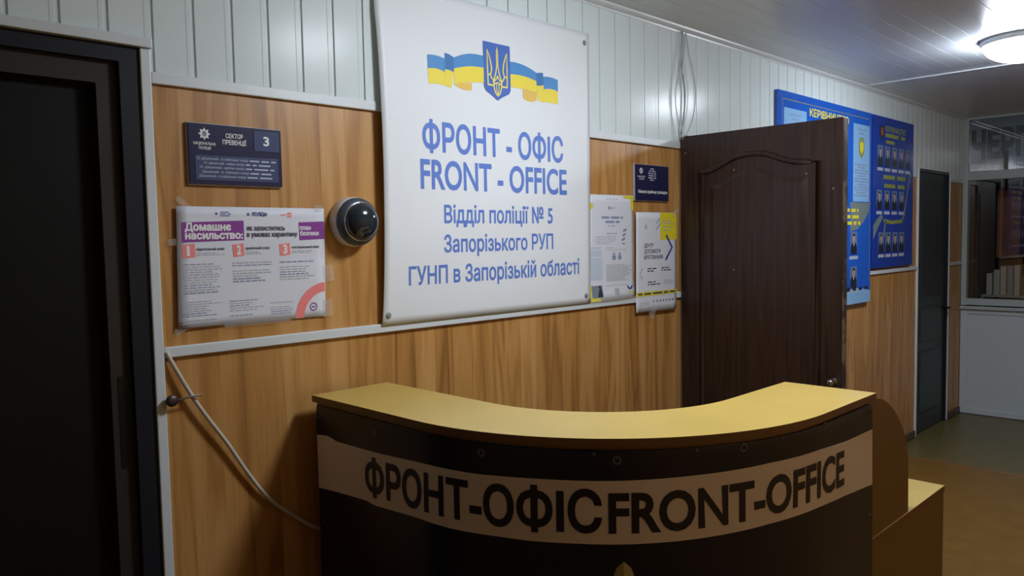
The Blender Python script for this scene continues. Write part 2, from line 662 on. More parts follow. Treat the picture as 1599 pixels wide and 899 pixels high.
def lines(bm, x0, x1, zs, h, place, mi=0, ragged=0.3, word=0.018, rng=None):
    """rows of small unreadable print: words as short bars"""
    rng = rng or random
    for z in zs:
        x = x0
        end = x1 - rng.random() * ragged * (x1 - x0)
        while x < end - 0.003:
            w = word * (0.4 + rng.random())
            w = min(w, end - x)
            rect(bm, x, x + w, z - h / 2, z + h / 2, place, mi)
            x += w + word * 0.22
    return bm

def frange(a, b, n):
    return [a + (b - a) * i / (n - 1) for i in range(n)]

def wall_at(off):
    return lambda x, z: (x, -off, z)

# ------------------------------------------------------------------ room shell
bm = NB()
TH = 0.14
# long wall, pierced by three doorways: left door, open doorway, far door
for (a, b, z0, z1) in [(X_BACK, -0.16, 0, CEIL), (-0.16, 0.757, 2.136, CEIL), (0.757, 3.262, 0, CEIL), (3.262, 4.02, 2.11, CEIL),
                       (4.02, 6.590, 0, CEIL), (6.590, 7.350, 2.128, CEIL), (7.350, X_FAR, 0, CEIL)]:
    box(bm, a, b, 0.0, TH, z0, z1)
struct('wall_left', bm, 'wood', 'long corridor wall panelled in honey brown pine laminate', 'wall')

def plank_strip(bm, x0, x1, z0, z1, pitch=0.1075, phase=0.0357, depth=0.009):
    """one continuous sheet of plastic planks: flat face, raised lip, dark narrow groove"""
    prof = []
    x = math.floor((x0 - phase) / pitch) * pitch + phase
    while x < x1 + pitch:
        for dx, d in ((0.0, 0.003), (0.0058, 0.003), (0.006, depth), (0.088, depth), (0.090, depth + 0.0007), (0.1000, depth + 0.0007), (0.1015, depth), (pitch - 0.0002, depth)):
            xx = x + dx
            if x0 <= xx <= x1:
                prof.append((xx, d))
        x += pitch
    prof = [(x0, depth)] + prof + [(x1, depth)]
    lo = [bm.verts.new((a, -d, z0)) for a, d in prof]
    hi = [bm.verts.new((a, -d, z1)) for a, d in prof]
    for i in range(len(prof) - 1):
        bm.faces.new((lo[i], lo[i + 1], hi[i + 1], hi[i]))
    # underside and end returns so that the sheet has its thickness
    lb = [bm.verts.new((a, 0.0, z0)) for a, d in prof]
    for i in range(len(prof) - 1):
        bm.faces.new((lo[i + 1], lo[i], lb[i], lb[i + 1]))
    return bm

bm = NB()
plank_strip(bm, X_BACK, 0.7815, 2.150, CEIL)
plank_strip(bm, 0.7816, 3.26, 2.066, CEIL)
plank_strip(bm, 3.2601, 4.02, 2.115, CEIL)
plank_strip(bm, 4.0201, 6.59, 2.055, CEIL)
plank_strip(bm, 6.5901, 7.35, 2.128, CEIL)
plank_strip(bm, 7.3501, X_FAR, 2.055, CEIL)
struct('wall_left_cladding', bm, 'pvc', 'white plastic plank cladding on the top of the long panelled wall', 'wall cladding')

# ceiling of plastic planks running down the corridor, one cross joint
bm = NB()
prof = []
y = 0.0
while y > Y_RIGHT - 0.05:
    for dy, d in ((0.0, 0.0025), (0.002, 0.0025), (0.0025, 0.0), (0.0995, 0.0)):
        prof.append((y - dy, CEIL + d))
    y -= 0.1
a = [bm.verts.new((X_BACK - 0.1, p[0], p[1])) for p in prof]
b = [bm.verts.new((X_FAR + 2.2, p[0], p[1])) for p in prof]
for i in range(len(prof) - 1):
    bm.faces.new((a[i], b[i], b[i + 1], a[i + 1]))
top = [bm.verts.new(c) for c in ((X_BACK - 0.1, 0.14, CEIL + .06), (X_FAR + 2.2, 0.14, CEIL + .06), (X_FAR + 2.2, Y_RIGHT - .1, CEIL + .06), (X_BACK - .1, Y_RIGHT - .1, CEIL + .06))]
bm.faces.new(top)
struct('ceiling', bm, 'ceiling', 'pale grey ceiling of narrow plastic planks', 'ceiling')

bm = NB()
box(bm, 5.44, 5.468, -0.02, Y_RIGHT, CEIL - 0.006, CEIL + 0.001)
struct('trim_1', bm, 'trim', 'white joint strip running across the ceiling', 'ceiling joint')

# cornice where wall and ceiling meet
bm = NB()
prism(bm, [(0.0, 2.592), (-0.012, 2.592), (-0.014, 2.600), (-0.022, 2.604), (-0.030, 2.612), (-0.032, CEIL + .001), (0.0, CEIL + .001)],
      lambda p, q: (X_BACK, p, q), lambda p, q: (X_FAR, p, q))
struct('trim_2', bm, 'trim', 'white cornice strip between the plank wall and the ceiling', 'cornice')

# white strips on the long wall
def strip(n, x0, x1, z0, z1, d, label, m='trim', bev=0.003):
    bm = NB()
    box(bm, x0, x1, 0.001, -d, z0, z1, bev=bev)
    return struct('trim_%d' % n, bm, m, label, 'wall trim')

strip(3, 0.7555, 0.7812, 0.0, 2.134, 0.014, 'upright white strip beside the black doorway')
strip(4, X_BACK, 0.7835, 2.134, 2.160, 0.024, 'white strip along the head of the black doorway')
strip(5, 0.7815, 3.234, 2.048, 2.078, 0.013, 'white strip along the top of the pine panels behind the banner')
strip(6, 0.7815, 3.234, 1.336, 1.364, 0.013, 'white dado strip under the banner and the posters')
strip(7, 3.236, 3.2565, 0.0, 2.092, 0.015, 'thin upright white strip beside the open brown door')
strip(8, 4.03, 6.566, 1.336, 1.364, 0.013, 'white dado strip below the blue boards')
strip(9, 6.568, 6.588, 0.0, 2.126, 0.014, 'thin upright white strip before the far grey door')
strip(10, 7.350, 7.372, 0.0, 2.126, 0.014, 'thin upright white strip past the far grey door')
strip(11, 7.374, X_FAR - 0.001, 1.336, 1.364, 0.013, 'short white dado strip in the far corner')
strip(12, 7.374, X_FAR - 0.001, 2.048, 2.078, 0.013, 'short white strip high in the far corner')

bm = NB()
for a, b in ((0.783, 3.235), (4.03, 6.566), (7.373, X_FAR - .001)):
    box(bm, a, b, 0.0, -0.014, 0.0, 0.055, bev=0.004)
struct('baseboard_left', bm, 'skirting', 'low brown skirting at the foot of the pine panelled wall', 'baseboard')

# floor: ochre linoleum up to a seam, olive linoleum beyond
bm = NB()
box(bm, X_BACK - .1, 5.985, Y_RIGHT - .1, 0.14, -0.06, 0.0)
struct('floor', bm, 'linoleum', 'ochre brown linoleum floor of the corridor', 'floor')
bm = NB()
box(bm, 5.985, X_FAR + 2.2, Y_RIGHT - .1, 0.14, -0.06, -0.004)
struct('floor_far', bm, 'lino_far', 'olive brown linoleum at the far end of the corridor', 'floor')
bm = NB()
prism(bm, [(5.965, 0.0), (5.968, 0.003), (5.990, 0.003), (5.997, -0.004)], lambda p, q: (p, -0.02, q), lambda p, q: (p, Y_RIGHT, q))
struct('trim_13', bm, 'laminate_edge', 'thin floor strip where the two linoleums meet', 'floor strip')

# wall behind the camera and the near end wall
bm = NB()
box(bm, X_BACK - .1, X_FAR + 2.2, Y_RIGHT, Y_RIGHT - 0.1, 0, 2.05, 0)
box(bm, X_BACK - .1, X_FAR + 2.2, Y_RIGHT, Y_RIGHT - 0.1, 2.05, CEIL + .05, 1)
struct('wall_right', bm, ['wood', 'plaster'], 'facing corridor wall with pine laminate below and plaster above', 'wall')
bm = NB()
box(bm, X_BACK, X_BACK - 0.1, Y_RIGHT - .1, 0.14, 0, 1.35, 0)
box(bm, X_BACK, X_BACK - 0.1, Y_RIGHT - .1, 0.14, 1.35, CEIL + .05, 1)
struct('wall_near', bm, ['wood', 'plaster'], 'end wall of the corridor with pine laminate below', 'wall')

# room behind the open doorway (a plain dark box) and behind the left door
bm = NB()
for (a, b) in ((3.1, 4.2),):
    box(bm, a - .05, a, TH, 1.5, 0, 2.5); box(bm, b, b + .05, TH, 1.5, 0, 2.5); box(bm, a, b, 1.45, 1.5, 0, 2.5)
    box(bm, a, b, TH, 1.5, 2.5, 2.55); box(bm, a, b, 0.141, 1.5, -0.05, 0.0)
struct('wall_side_room', bm, 'dark_room', 'dim unlit room behind the open brown door', 'wall')

# ------------------------------------------------------------------ far glazed partition
PX = X_FAR
Y0 = -0.002
door_w = 0.44
bm = NB()
F0, F1 = PX, PX + 0.07
muls = [Y0 - 0.042]
box(bm, F0, F1, Y0, Y0 - 0.042, 0.970, CEIL - 0.001, bev=0.004)                    # corner post
box(bm, F0 - .004, F1, Y0 - .04, Y_RIGHT + .001, 2.072, 2.150, bev=0.006)         # transom
box(bm, F0, F1, Y0 - .04, Y_RIGHT + .001, 0.975, 1.032, bev=0.004)                # bottom rail
box(bm, F0, F1, Y0 - .04, Y_RIGHT + .001, 2.600, CEIL - .001)                     # head
yy = Y0 - 0.042 - door_w
while yy > Y_RIGHT + 0.1:
    box(bm, F0, F1, yy, yy - 0.05, 0.95, 2.08, bev=0.004)
    yy -= door_w + 0.05
yy = Y0 - 0.042 - 2 * door_w - .05
while yy > Y_RIGHT + 0.1:
    box(bm, F0, F1, yy, yy - 0.05, 2.14, 2.605)
    yy -= 2 * (door_w + 0.05)
win = struct('window_1', bm, 'frame_white', 'white framed glazed partition closing the far end', 'window')
bm = NB()
box(bm, F0 - 0.035, F0 + .01, Y0, Y_RIGHT + .001, 0.938, 0.966, bev=0.005)
obj('window_sill', bm, 'frame_white', win)
bm = NB()
rect(bm, Y_RIGHT, Y0 - .02, 1.02, 2.09, lambda a, b: (PX + 0.035, a, b))
rect(bm, Y_RIGHT, Y0 - .02, 2.13, 2.61, lambda a, b: (PX + 0.035, a, b))
obj('glass_pane', bm, 'glass', win)
bm = NB()
y = Y0 - 0.0605
box(bm, F0 + .012, F1, Y0 - .02, Y_RIGHT + .001, 0.0, 0.95)
# raised frame around the dado panel
box(bm, F0, F0 + .03, Y0, Y0 - .058, 0.0, 0.945, bev=.004)
box(bm, F0, F0 + .03, Y0 - .05, Y_RIGHT + .001, 0.0, 0.05, bev=.004)
box(bm, F0, F0 + .03, Y0 - .05, Y_RIGHT + .001, 0.895, 0.945, bev=.004)
struct('wall_far', bm, 'panel_white', 'white plastic dado under the far glazing', 'wall')

# behind the glass: the dark duty room
bm = NB()
E1 = PX + 2.1
box(bm, PX + .07, E1, 0.0, 0.1, 0, CEIL); box(bm, E1, E1 + .1, Y_RIGHT, 0.1, 0, CEIL)
struct('wall_duty_room', bm, 'dark_room', 'dark duty room walls seen through the far glass', 'wall')

sg = empty('window_sign', (PX + 0.05, -0.5, 2.15), 'grey film sign with slate capital letters behind the upper far glass', 'sign')
bm = NB()
box(bm, PX + .050, PX + .056, Y0 - .045, -1.6, 2.13, 2.61)
obj('film', bm, 'sign_grey', sg)
bm = NB()
box(bm, PX + .046, PX + .0495, Y0 - .05, -0.40, 2.151, 2.245)
obj('blind', bm, 'sign_beige', sg)
bm = text('ЧЕРГОВА', 0.055, 0.86, 2.268, 0.215, lambda a, z: (PX + .0485, -a, z), bold=0.06)
obj('lettering', bm, 'sign_ink', sg)

# wall cabinet, shelf and binders in the duty room
cb = empty('wall_cabinet', (PX + 1.0, -0.2, 1.37), 'red brown wall cabinet in the dark room behind the far glass', 'cabinet')
bm = NB()
box(bm, PX + .80, PX + 1.1, -0.085, -0.275, 1.37, 2.02, bev=.006)
obj('body', bm, 'cabinet', cb)
for s_ in (0, 1):
    bm = NB()
    box(bm, PX + .784, PX + .799, -0.088 - s_ * .094, -0.178 - s_ * .094, 1.375, 2.015, bev=.003)
    d = obj('door', bm, 'cabinet', cb)
    bm = NB()
    box(bm, PX + .770, PX + .784, -.168 - s_ * .022, -.174 - s_ * .022, 1.44, 1.52, bev=.002)
    obj('handle', bm, 'steel', d)
sh = empty('wall_shelf', (PX + .8, -0.3, 1.0), 'pale shelf with binders in the dark room behind the far glass', 'shelf')
bm = NB()
box(bm, PX + .62, PX + .98, -.01, -.62, 1.005, 1.025)
obj('board', bm, 'folder_grey', sh)
for yy in (-.012, -.606):
    bm = NB()
    box(bm, PX + .62, PX + .98, yy, yy - .014, 0.0, 1.0045)
    obj('upright', bm, 'folder_grey', sh)
names = ['leftmost binder on the shelf behind the far glass', 'second binder from the left on the shelf behind the far glass', 'third binder from the left on the shelf behind the far glass',
         'fourth binder from the left on the shelf behind the far glass', 'rightmost binder on the shelf behind the far glass']
yb = [-.045, -.105, -.160, -.215, -.270]
for i in range(5):
    h = (.20, .235, .27, .27, .28)[i]
    f = NB()
    box(f, PX + .645, PX + .90, yb[i], yb[i] - .046, 1.0255, 1.0255 + h, bev=.003)
    o = obj('ring_binder', f, 'folder' if i != 3 else 'folder_grey', origin=(PX + .77, yb[i] - .023, 1.0255))
    tag(o, names[i], 'binder', 'binders on the duty room shelf')

# ------------------------------------------------------------------ doors
# left door: shut, nearly black
d1 = empty('door_1', (0.3, 0.0, 0.0), 'almost black door with a deep black frame at the picture edge', 'door')
d1['kind'] = 'structure'
bm = NB()
prism_xz(bm, [(-0.16, 0), (-0.16, 2.1355), (0.7555, 2.1355), (0.7555, 0), (0.706, 0), (0.706, 2.094), (-0.11, 2.094), (-0.11, 0)], 0.12, -0.006)
obj('outer_frame', bm, 'black_paint', d1)
bm = NB()
prism_xz(bm, [(-0.11, 0), (-0.11, 2.094), (0.7055, 2.094), (0.7055, 0), (0.656, 0), (0.656, 2.038), (-0.06, 2.038), (-0.06, 0)], 0.12, 0.014)
obj('inner_frame', bm, 'dark_casing', d1)
bm = NB()
box(bm, -0.0598, 0.6558, 0.05, 0.09, 0.004, 2.037)
lf = obj('leaf', bm, 'dark_leaf', d1)
for z0, z1 in ((0.70, 1.92), (0.14, 0.58)):
    bm = NB()
    for q in range(2):
        k = 0.018 * q
        prism_xz(bm, [(0.06 + k, z0 + k), (0.535 - k, z0 + k), (0.535 - k, z1 - k), (0.06 + k, z1 - k)], 0.05, 0.044 - 0.005 * q)
    prism_xz(bm, [(0.12, z0 + .07), (0.475, z0 + .07), (0.475, z1 - .07), (0.12, z1 - .07)], 0.05, 0.032)
    obj('raised_panel', bm, 'dark_leaf', lf)
bm = NB()
box(bm, 0.672, 0.690, 0.0135, 0.0125, 1.06, 1.30, bev=.0003)
obj('strike_plate', bm, 'black_metal', d1)

# open brown door, swung out square to the wall
d2 = empty('door_2', (3.235, -0.4, 0.0), 'dark brown stained door standing open across the corridor', 'door')
d2['kind'] = 'structure'
XF = 3.215
bm = NB()
box(bm, XF, XF + 0.04, -0.018, -0.790, 0.006, 2.102, bev=0.002)
leaf2 = obj('leaf', bm, 'door_brown', d2)
bm = NB()
box(bm, XF + .001, XF + 0.039, -0.7895, -0.7925, 0.008, 2.100)
obj('worn_edge', bm, 'door_edge', leaf2)
arch_o = [(-0.131, 1.925), (-0.18, 1.931), (-0.226, 1.947), (-0.270, 1.968), (-0.312, 1.983), (-0.36, 1.990), (-0.405, 1.990), (-0.45, 1.984), (-0.485, 1.972), (-0.535, 1.952), (-0.582, 1.939), (-0.63, 1.935), (-0.688, 1.934)]
def inset(a, dy, dz):
    c = -0.41
    return [(c + (y - c) * dy, z - dz) for y, z in a]
for (kind, zb) in (('upper', 0.79),):
    outer = arch_o + [(-0.688, zb), (-0.131, zb)]
    bm = NB()
    path = [Vector((XF, y, z)) for y, z in outer] + [Vector((XF, outer[0][0], outer[0][1]))]
    tube(bm, path, 0.013, seg=8, cap=False)
    obj('moulding', bm, 'door_brown', leaf2, smooth=True)
    inn = inset(arch_o, 0.84, 0.062) + [(-0.643, zb + .05), (-0.176, zb + .05)]
    inn2 = inset(arch_o, 0.75, 0.082) + [(-0.619, zb + .075), (-0.201, zb + .075)]
    bm = NB()
    lo = [bm.verts.new((XF + .001, y, z)) for y, z in inn]
    hi = [bm.verts.new((XF - .010, y, z)) for y, z in inn2]
    n = len(lo)
    for i in range(n):
        bm.faces.new((lo[i], lo[(i + 1) % n], hi[(i + 1) % n], hi[i]))
    bm.faces.new(hi)
    obj('raised_panel', bm, 'door_brown', leaf2)
bm = NB()
outer = [(-0.131, 0.68), (-0.688, 0.68), (-0.688, 0.17), (-0.131, 0.17), (-0.131, 0.68)]
tube(bm, [Vector((XF, y, z)) for y, z in outer], 0.009, seg=8, cap=False)
obj('moulding', bm, 'door_brown', leaf2, smooth=True)
bm = NB()
lo = [bm.verts.new((XF + .001, y, z)) for y, z in ((-.176, .63), (-.643, .63), (-.643, .22), (-.176, .22))]
hi = [bm.verts.new((XF - .010, y, z)) for y, z in ((-.20, .606), (-.619, .606), (-.619, .244), (-.20, .244))]
for i in range(4):
    bm.faces.new((lo[i], lo[(i + 1) % 4], hi[(i + 1) % 4], hi[i]))
bm.faces.new(hi)
obj('raised_panel', bm, 'door_brown', leaf2)
bm = NB()
lathe(bm, [(0.0, -.001), (.017, -.001), (.017, .004), (.013, .007), (.010, .012), (.010, .022), (.014, .028), (.017, .036), (.015, .044), (.008, .048), (0, .049)], (XF, -0.757, 1.013), (-1, 0, 0), seg=24)
kn = obj('door_knob', bm, 'steel', d2, smooth=True)
bm = NB()
box(bm, XF - .0015, XF, -0.735, -0.775, 0.90, 0.985, bev=.0005)
obj('lock_plate', bm, 'old_steel', d2)
for z in (0.25, 1.05, 1.85):
    bm = NB()
    tube(bm, [(XF + .046, -0.012, z - .045), (XF + .046, -0.012, z + .045)], 0.007, seg=10)
    obj('hinge', bm, 'old_steel', d2)
bm = NB()
prism_xz(bm, [(3.2625, 0), (3.2625, 2.1095), (4.0195, 2.1095), (4.0195, 0), (3.985, 0), (3.985, 2.075), (3.298, 2.075), (3.298, 0)], 0.13, -0.004)
obj('door_frame', bm, 'door_brown', d2)

# far grey door, shut
d3 = empty('door_3', (6.97, 0.0, 0.0), 'shut grey green door near the far corner', 'door')
d3['kind'] = 'structure'
bm = NB()
prism_xz(bm, [(6.5905, 0), (6.5905, 2.1275), (7.3495, 2.1275), (7.3495, 0), (7.325, 0), (7.325, 2.105), (6.615, 2.105), (6.615, 0)], 0.12, -0.008)
obj('door_frame', bm, 'black_paint', d3)
bm = NB()
box(bm, 6.6155, 7.3245, 0.012, 0.05, 0.004, 2.104)
lf = obj('leaf', bm, 'grey_door', d3)
for z0, z1 in ((1.12, 1.98), (0.74, 1.02), (0.16, 0.66)):
    bm = NB()
    for q in range(2):
        k = .012 * q
        prism_xz(bm, [(6.70 + k, z0 + k), (7.24 - k, z0 + k), (7.24 - k, z1 - k), (6.70 + k, z1 - k)], 0.012, 0.006 - .004 * q)
    obj('raised_panel', bm, 'grey_door', lf)
bm = NB()
box(bm, 7.262, 7.292, 0.012, 0.006, 0.88, 1.03, bev=.002)
tube(bm, [(7.277, .006, .985), (7.277, -.045, .985), (7.270, -.052, .985), (7.18, -.052, .983)], 0.008, seg=8)
obj('door_handle', bm, 'black_metal', d3)

# ------------------------------------------------------------------ reception counter
CX, CY, R0 = 1.918, -0.548, 0.714
L1 = 0.498
ARC = R0 * PI / 2
L3 = 2.253 - CX
STOT = L1 + ARC + L3
def path(s, off=0.0):
    if s <= L1:
        return (CX - R0 - off, -0.05 - s)
    if s <= L1 + ARC:
        p = (s - L1) / R0
        return (CX - (R0 + off) * math.cos(p), CY - (R0 + off) * math.sin(p))
    return (CX + (s - L1 - ARC), CY - R0 - off)
NS = 90
SS = [STOT * i / NS for i in range(NS + 1)]
def ring(o_out, o_in, s0=0.0, s1=STOT):
    ss = [s0] + [s for s in SS if s0 < s < s1] + [s1]
    ss = sorted(set(ss + [L1, L1 + ARC]))
    return [path(s, o_out) for s in ss] + [path(s, o_in) for s in reversed(ss)]

desk = empty('reception_counter', (1.7, -0.75, 0.0), 'curved beech laminate reception counter in front of the pine panels', 'reception desk')
bm = NB()
prism_xy(bm, ring(0.016, -0.254), 1.161, 1.180, 0, 1)
obj('counter_top', bm, ['laminate', 'laminate_edge'], desk)
bm = NB()
prism_xy(bm, ring(0.0, -0.018), 0.0, 1.161)
obj('front_panel', bm, 'laminate_side', desk)
bm = NB()
box(bm, CX - R0 + .018, CX - R0 + .254, -0.052, -0.070, 0.0, 1.161)
obj('end_panel', bm, 'laminate_side', desk)
bm = NB()
box(bm, 2.235, 2.253, CY - R0 + .018, CY - R0 + .254, 0.0, 1.161)
obj('end_panel', bm, 'laminate_side', desk)
bm = NB()
prism_xy(bm, ring(-0.0185, -0.50, 0.03), 0.726, 0.748)
obj('inner_worktop', bm, 'laminate', desk)
YP = CY - R0                                              # -1.262
gus = [(2.2535, 0.7502), (2.572, 0.7502), (2.571, 0.83), (2.568, 0.905), (2.561, 0.948), (2.546, 0.985), (2.526, 1.016), (2.500, 1.045), (2.467, 1.076),
       (2.43, 1.103), (2.39, 1.126), (2.345, 1.145), (2.30, 1.155), (2.2535, 1.1578)]
bm = NB()
prism_xz(bm, gus, YP, YP + 0.018)
obj('rounded_side_panel', bm, 'laminate_side', desk)
bm = NB()
prism_xy(bm, [(2.2535, YP - .002), (2.928, YP - .002), (2.928, -0.70), (2.2535, -0.70)], 0.728, 0.750, 0, 1)
obj('side_worktop', bm, ['laminate', 'laminate_edge'], desk)
bm = NB()
box(bm, 2.2535, 2.906, YP, YP + 0.018, 0.0, 0.7275)
obj('side_front_panel', bm, 'laminate_side', desk)
bm = NB()
box(bm, 2.907, 2.925, YP, -0.705, 0.0, 0.7275)
obj('end_panel', bm, 'laminate_side', desk)

# vinyl banner round the counter
def interp(xs, ys):
    def f(s):
        if s <= xs[0]: return ys[0]
        for i in range(len(xs) - 1):
            if s <= xs[i + 1]:
                t = (s - xs[i]) / (xs[i + 1] - xs[i])
                return ys[i] + t * (ys[i + 1] - ys[i])
        return ys[-1]
    return f
b_top = interp([0, .06, .085, .105, .352, .516, .682, .833, 1.031, 1.261, 1.404, 1.604, 1.757, 1.95], [1.060, 1.066, 1.064, 1.058, 1.064, 1.071, 1.074, 1.079, 1.082, 1.087, 1.092, 1.090, 1.081, 1.076])
b_bot = interp([0, .15, .26, .30, .47, .62, .74, .82, .93, 1.03, 1.17, 1.26, 1.40, 1.60, 1.757, 1.95], [.899, .911, .919, .914, .924, .926, .930, .930, .934, .935, .937, .940, .945, .943, .935, .917])
t_base = interp([.25, .45, .60, .93, 1.03, 1.26, 1.40, 1.60, 1.75], [.943, .949, .955, .964, .964, .966, .969, .971, .971])
def cloth_off(s, z):
    sag = 0.0016 * math.sin(9 * s + 5 * z) + 0.0012 * math.sin(17 * s - 3 * z)
    k = max(0.0, min(1.0, (s - 1.40) / .25))
    k = k * k * (3 - 2 * k)
    z0 = 1.105 + .022 * k
    t = max(0.0, min(1.0, (z - z0) / (1.1505 - z0)))
    return 0.0010 + (0.0065 + .0025 * k) * math.sqrt(max(0.0, 1 - t * t)) + sag * (1.0 - t)
def cloth(s, z, eps=0.0):
    x, y = path(s, cloth_off(s, z) + eps)
    return (x, y, z)
vb = empty('vinyl_banner', (1.4, -1.05, 0.02), 'navy vinyl banner wrapped round the front of the reception counter', 'banner')
bm = NB()
CS = frange(0.004, STOT - .004, 110)
rows = ['floor', .2, .4, .6, .75, .85, 'bot', .97, 1.0, 1.03, 'top', 1.10, 1.11, 1.118, 1.125, 1.132, 1.137, 1.140, 1.143, 1.145, 1.147, 1.1485, 1.1495, 1.1503]
grid = []
for rr in rows:
    line_ = []
    for s in CS:
        z = .012 if rr == 'floor' else b_bot(s) if rr == 'bot' else b_top(s) if rr == 'top' else rr
        line_.append(bm.verts.new(cloth(s, z)))
    grid.append(line_)
ib, it = rows.index('bot'), rows.index('top')
for i in range(len(grid) - 1):
    for k in range(len(CS) - 1):
        f = bm.faces.new((grid[i][k], grid[i][k + 1], grid[i + 1][k + 1], grid[i + 1][k]))
        f.material_index = 1 if ib <= i < it else 0
        f.smooth = True
obj('sheet', bm, ['cloth_navy', 'cloth_band'], vb)
bm = text('ФРОНТ-ОФІС', .258, .988, 0, .088, lambda s, z: cloth(s, t_base(s) + z, .0012), bold=.030, step=.012)
obj('lettering', bm, 'cloth_text', vb)
bm = text('FRONT-OFFICE', 1.002, 1.742, 0, .086, lambda s, z: cloth(s, t_base(s) + z, .0012), bold=.030, step=.012)
obj('lettering', bm, 'cloth_text', vb)
# police star: eight pointed rays, only the tip of the top one shows
bm = NB()
SC, ZC = 1.035, 0.690
for k in range(8):
    a = k * PI / 4
    L_ = .206 if k % 2 == 0 else .17
    for sgn, mi in ((1, 0), (-1, 1)):
        prev = None
        for i in range(11):
            t = i / 10
            w = .036 * math.sqrt(max(0, 1 - (t) ** 2.2)) * (0.35 + .65 * min(1, t * 2.2)) if t < 1 else 0
            d = .05 + (L_ - .05) * t
            def P(u, v):
                ds = u * math.cos(a) + v * math.sin(a)
                dz = -u * math.sin(a) + v * math.cos(a)
                return bm.verts.new(cloth(SC + ds, ZC + dz, .0013))
            cur = (P(0, d), P(sgn * w, d))
            if prev:
                f = bm.faces.new((prev[0], cur[0], cur[1], prev[1])); f.material_index = mi
            prev = cur
n = 28
f = bm.faces.new([bm.verts.new(cloth(SC + .075 * math.cos(2 * PI * i / n), ZC + .075 * math.sin(2 * PI * i / n), .0018)) for i in range(n)])
obj('star_emblem', bm, ['emblem_beige', 'emblem_beige_shade'], vb)
# eyelets and the nails that hold the banner
def on_cloth_disc(name, s, z, prof, m, eps=.0, seg=20, size=None):
    p = Vector(cloth(s, z, eps)); q = Vector(cloth(s, z, eps + .01))
    bm = NB()
    lathe(bm, prof, p, (q - p), seg=seg)
    return obj(name, bm, m, vb)
eye = [(.352 - .045, 1.117), (.70, 1.127), (1.022, 1.128), (1.327, 1.138), (1.63, 1.143)]
for s, z in eye:
    on_cloth_disc('eyelet', s, z, [(.0055, 0), (.0055, .0012), (.0075, .0022), (.0098, .0016), (.0105, 0)], 'dim_steel')
for s, z in ((.012, 1.115), (.40, 1.140), (.97, 1.142), (1.205, 1.143), (1.45, 1.146), (1.655, 1.125), (1.935, 1.133), (.03, .803), (1.93, .835)):
    on_cloth_disc('nail_head', s, z, [(.0042, 0), (.0042, .0012), (.0025, .0022), (0, .0025)], 'dim_steel', seg=12)

# ------------------------------------------------------------------ large wall banner
bx0, bx1, bz0, bz1 = 1.470, 2.541, 1.357, 2.470
def ban(x, z, eps=0.0):
    u = (x - bx0) / (bx1 - bx0)
    v = (z - bz0) / (bz1 - bz0)
    bulge = math.sin(PI * min(1, max(0, v))) ** 0.6 if 0 < v < 1 else 0
    off = .017 + .018 * bulge * (1 - u) ** 3 + .004 * math.sin(PI * u) * bulge
    return (x, -(off + eps), z)
wb = empty('wall_banner', (2.0, -0.017, bz0), 'large white vinyl banner with blue lettering pinned to the panelled wall', 'banner')
bm = NB()
nx, nz = 40, 40
g = []
for j in range(nz + 1):
    row = []
    for i in range(nx + 1):
        u, v = i / nx, j / nz
        z = bz0 + (bz1 - bz0) * v
        lx = bx0 + .012 * math.sin(PI * min(1, v / .9)) ** 0.7 if v < .9 else bx0
        rx = bx1 - .010 * (1 - v) ** 2
        x = lx + (rx - lx) * u
        row.append((x, z))
    g.append(row)
fr = [[bm.verts.new(ban(*p)) for p in r] for r in g]
bk = [[bm.verts.new(ban(p[0], p[1], -.001)) for p in r] for r in g]
for j in range(nz):
    for i in range(nx):
        bm.faces.new((fr[j][i], fr[j][i + 1], fr[j + 1][i + 1], fr[j + 1][i])).smooth = True
        bm.faces.new((bk[j][i + 1], bk[j][i], bk[j + 1][i], bk[j + 1][i + 1])).smooth = True
for i in range(nx):
    bm.faces.new((fr[0][i + 1], fr[0][i], bk[0][i], bk[0][i + 1])); bm.faces.new((fr[nz][i], fr[nz][i + 1], bk[nz][i + 1], bk[nz][i]))
for j in range(nz):
    bm.faces.new((fr[j][0], fr[j + 1][0], bk[j + 1][0], bk[j][0])); bm.faces.new((fr[j + 1][nx], fr[j][nx], bk[j][nx], bk[j + 1][nx]))
obj('sheet', bm, 'vinyl', wb)
pl = lambda x, z: ban(x, z, .0008)
for (s, x0, x1, zb, cap, bold) in [('ФРОНТ - ОФІС', 1.646, 2.368, 1.935, .091, .024), ('FRONT - OFFICE', 1.634, 2.387, 1.808, .094, .022),
                                   ('Відділ поліції № 5', 1.735, 2.299, 1.692, .057, .019), ('Запорізького РУП', 1.732, 2.300, 1.591, .055, .019),
                                   ('ГУНП в Запорізькій області', 1.577, 2.459, 1.485, .057, .019)]:
    bm = text(s, x0, x1, zb, cap, pl, bold=bold, step=.02)
    obj('lettering', bm, 'ink_blue', wb)
# flag ribbon
bm = NB()
def curve2(a, b, bow, n=8):
    return [(a[0] + (b[0] - a[0]) * i / n, a[1] + (b[1] - a[1]) * i / n + bow * math.sin(PI * i / n)) for i in range(n + 1)]
def band(top, bot, mi, eps=.0008):
    for i in range(len(top) - 1):
        flat(bm, [top[i], top[i + 1], bot[i + 1], bot[i]], lambda x, z: ban(x, z, eps), mi)
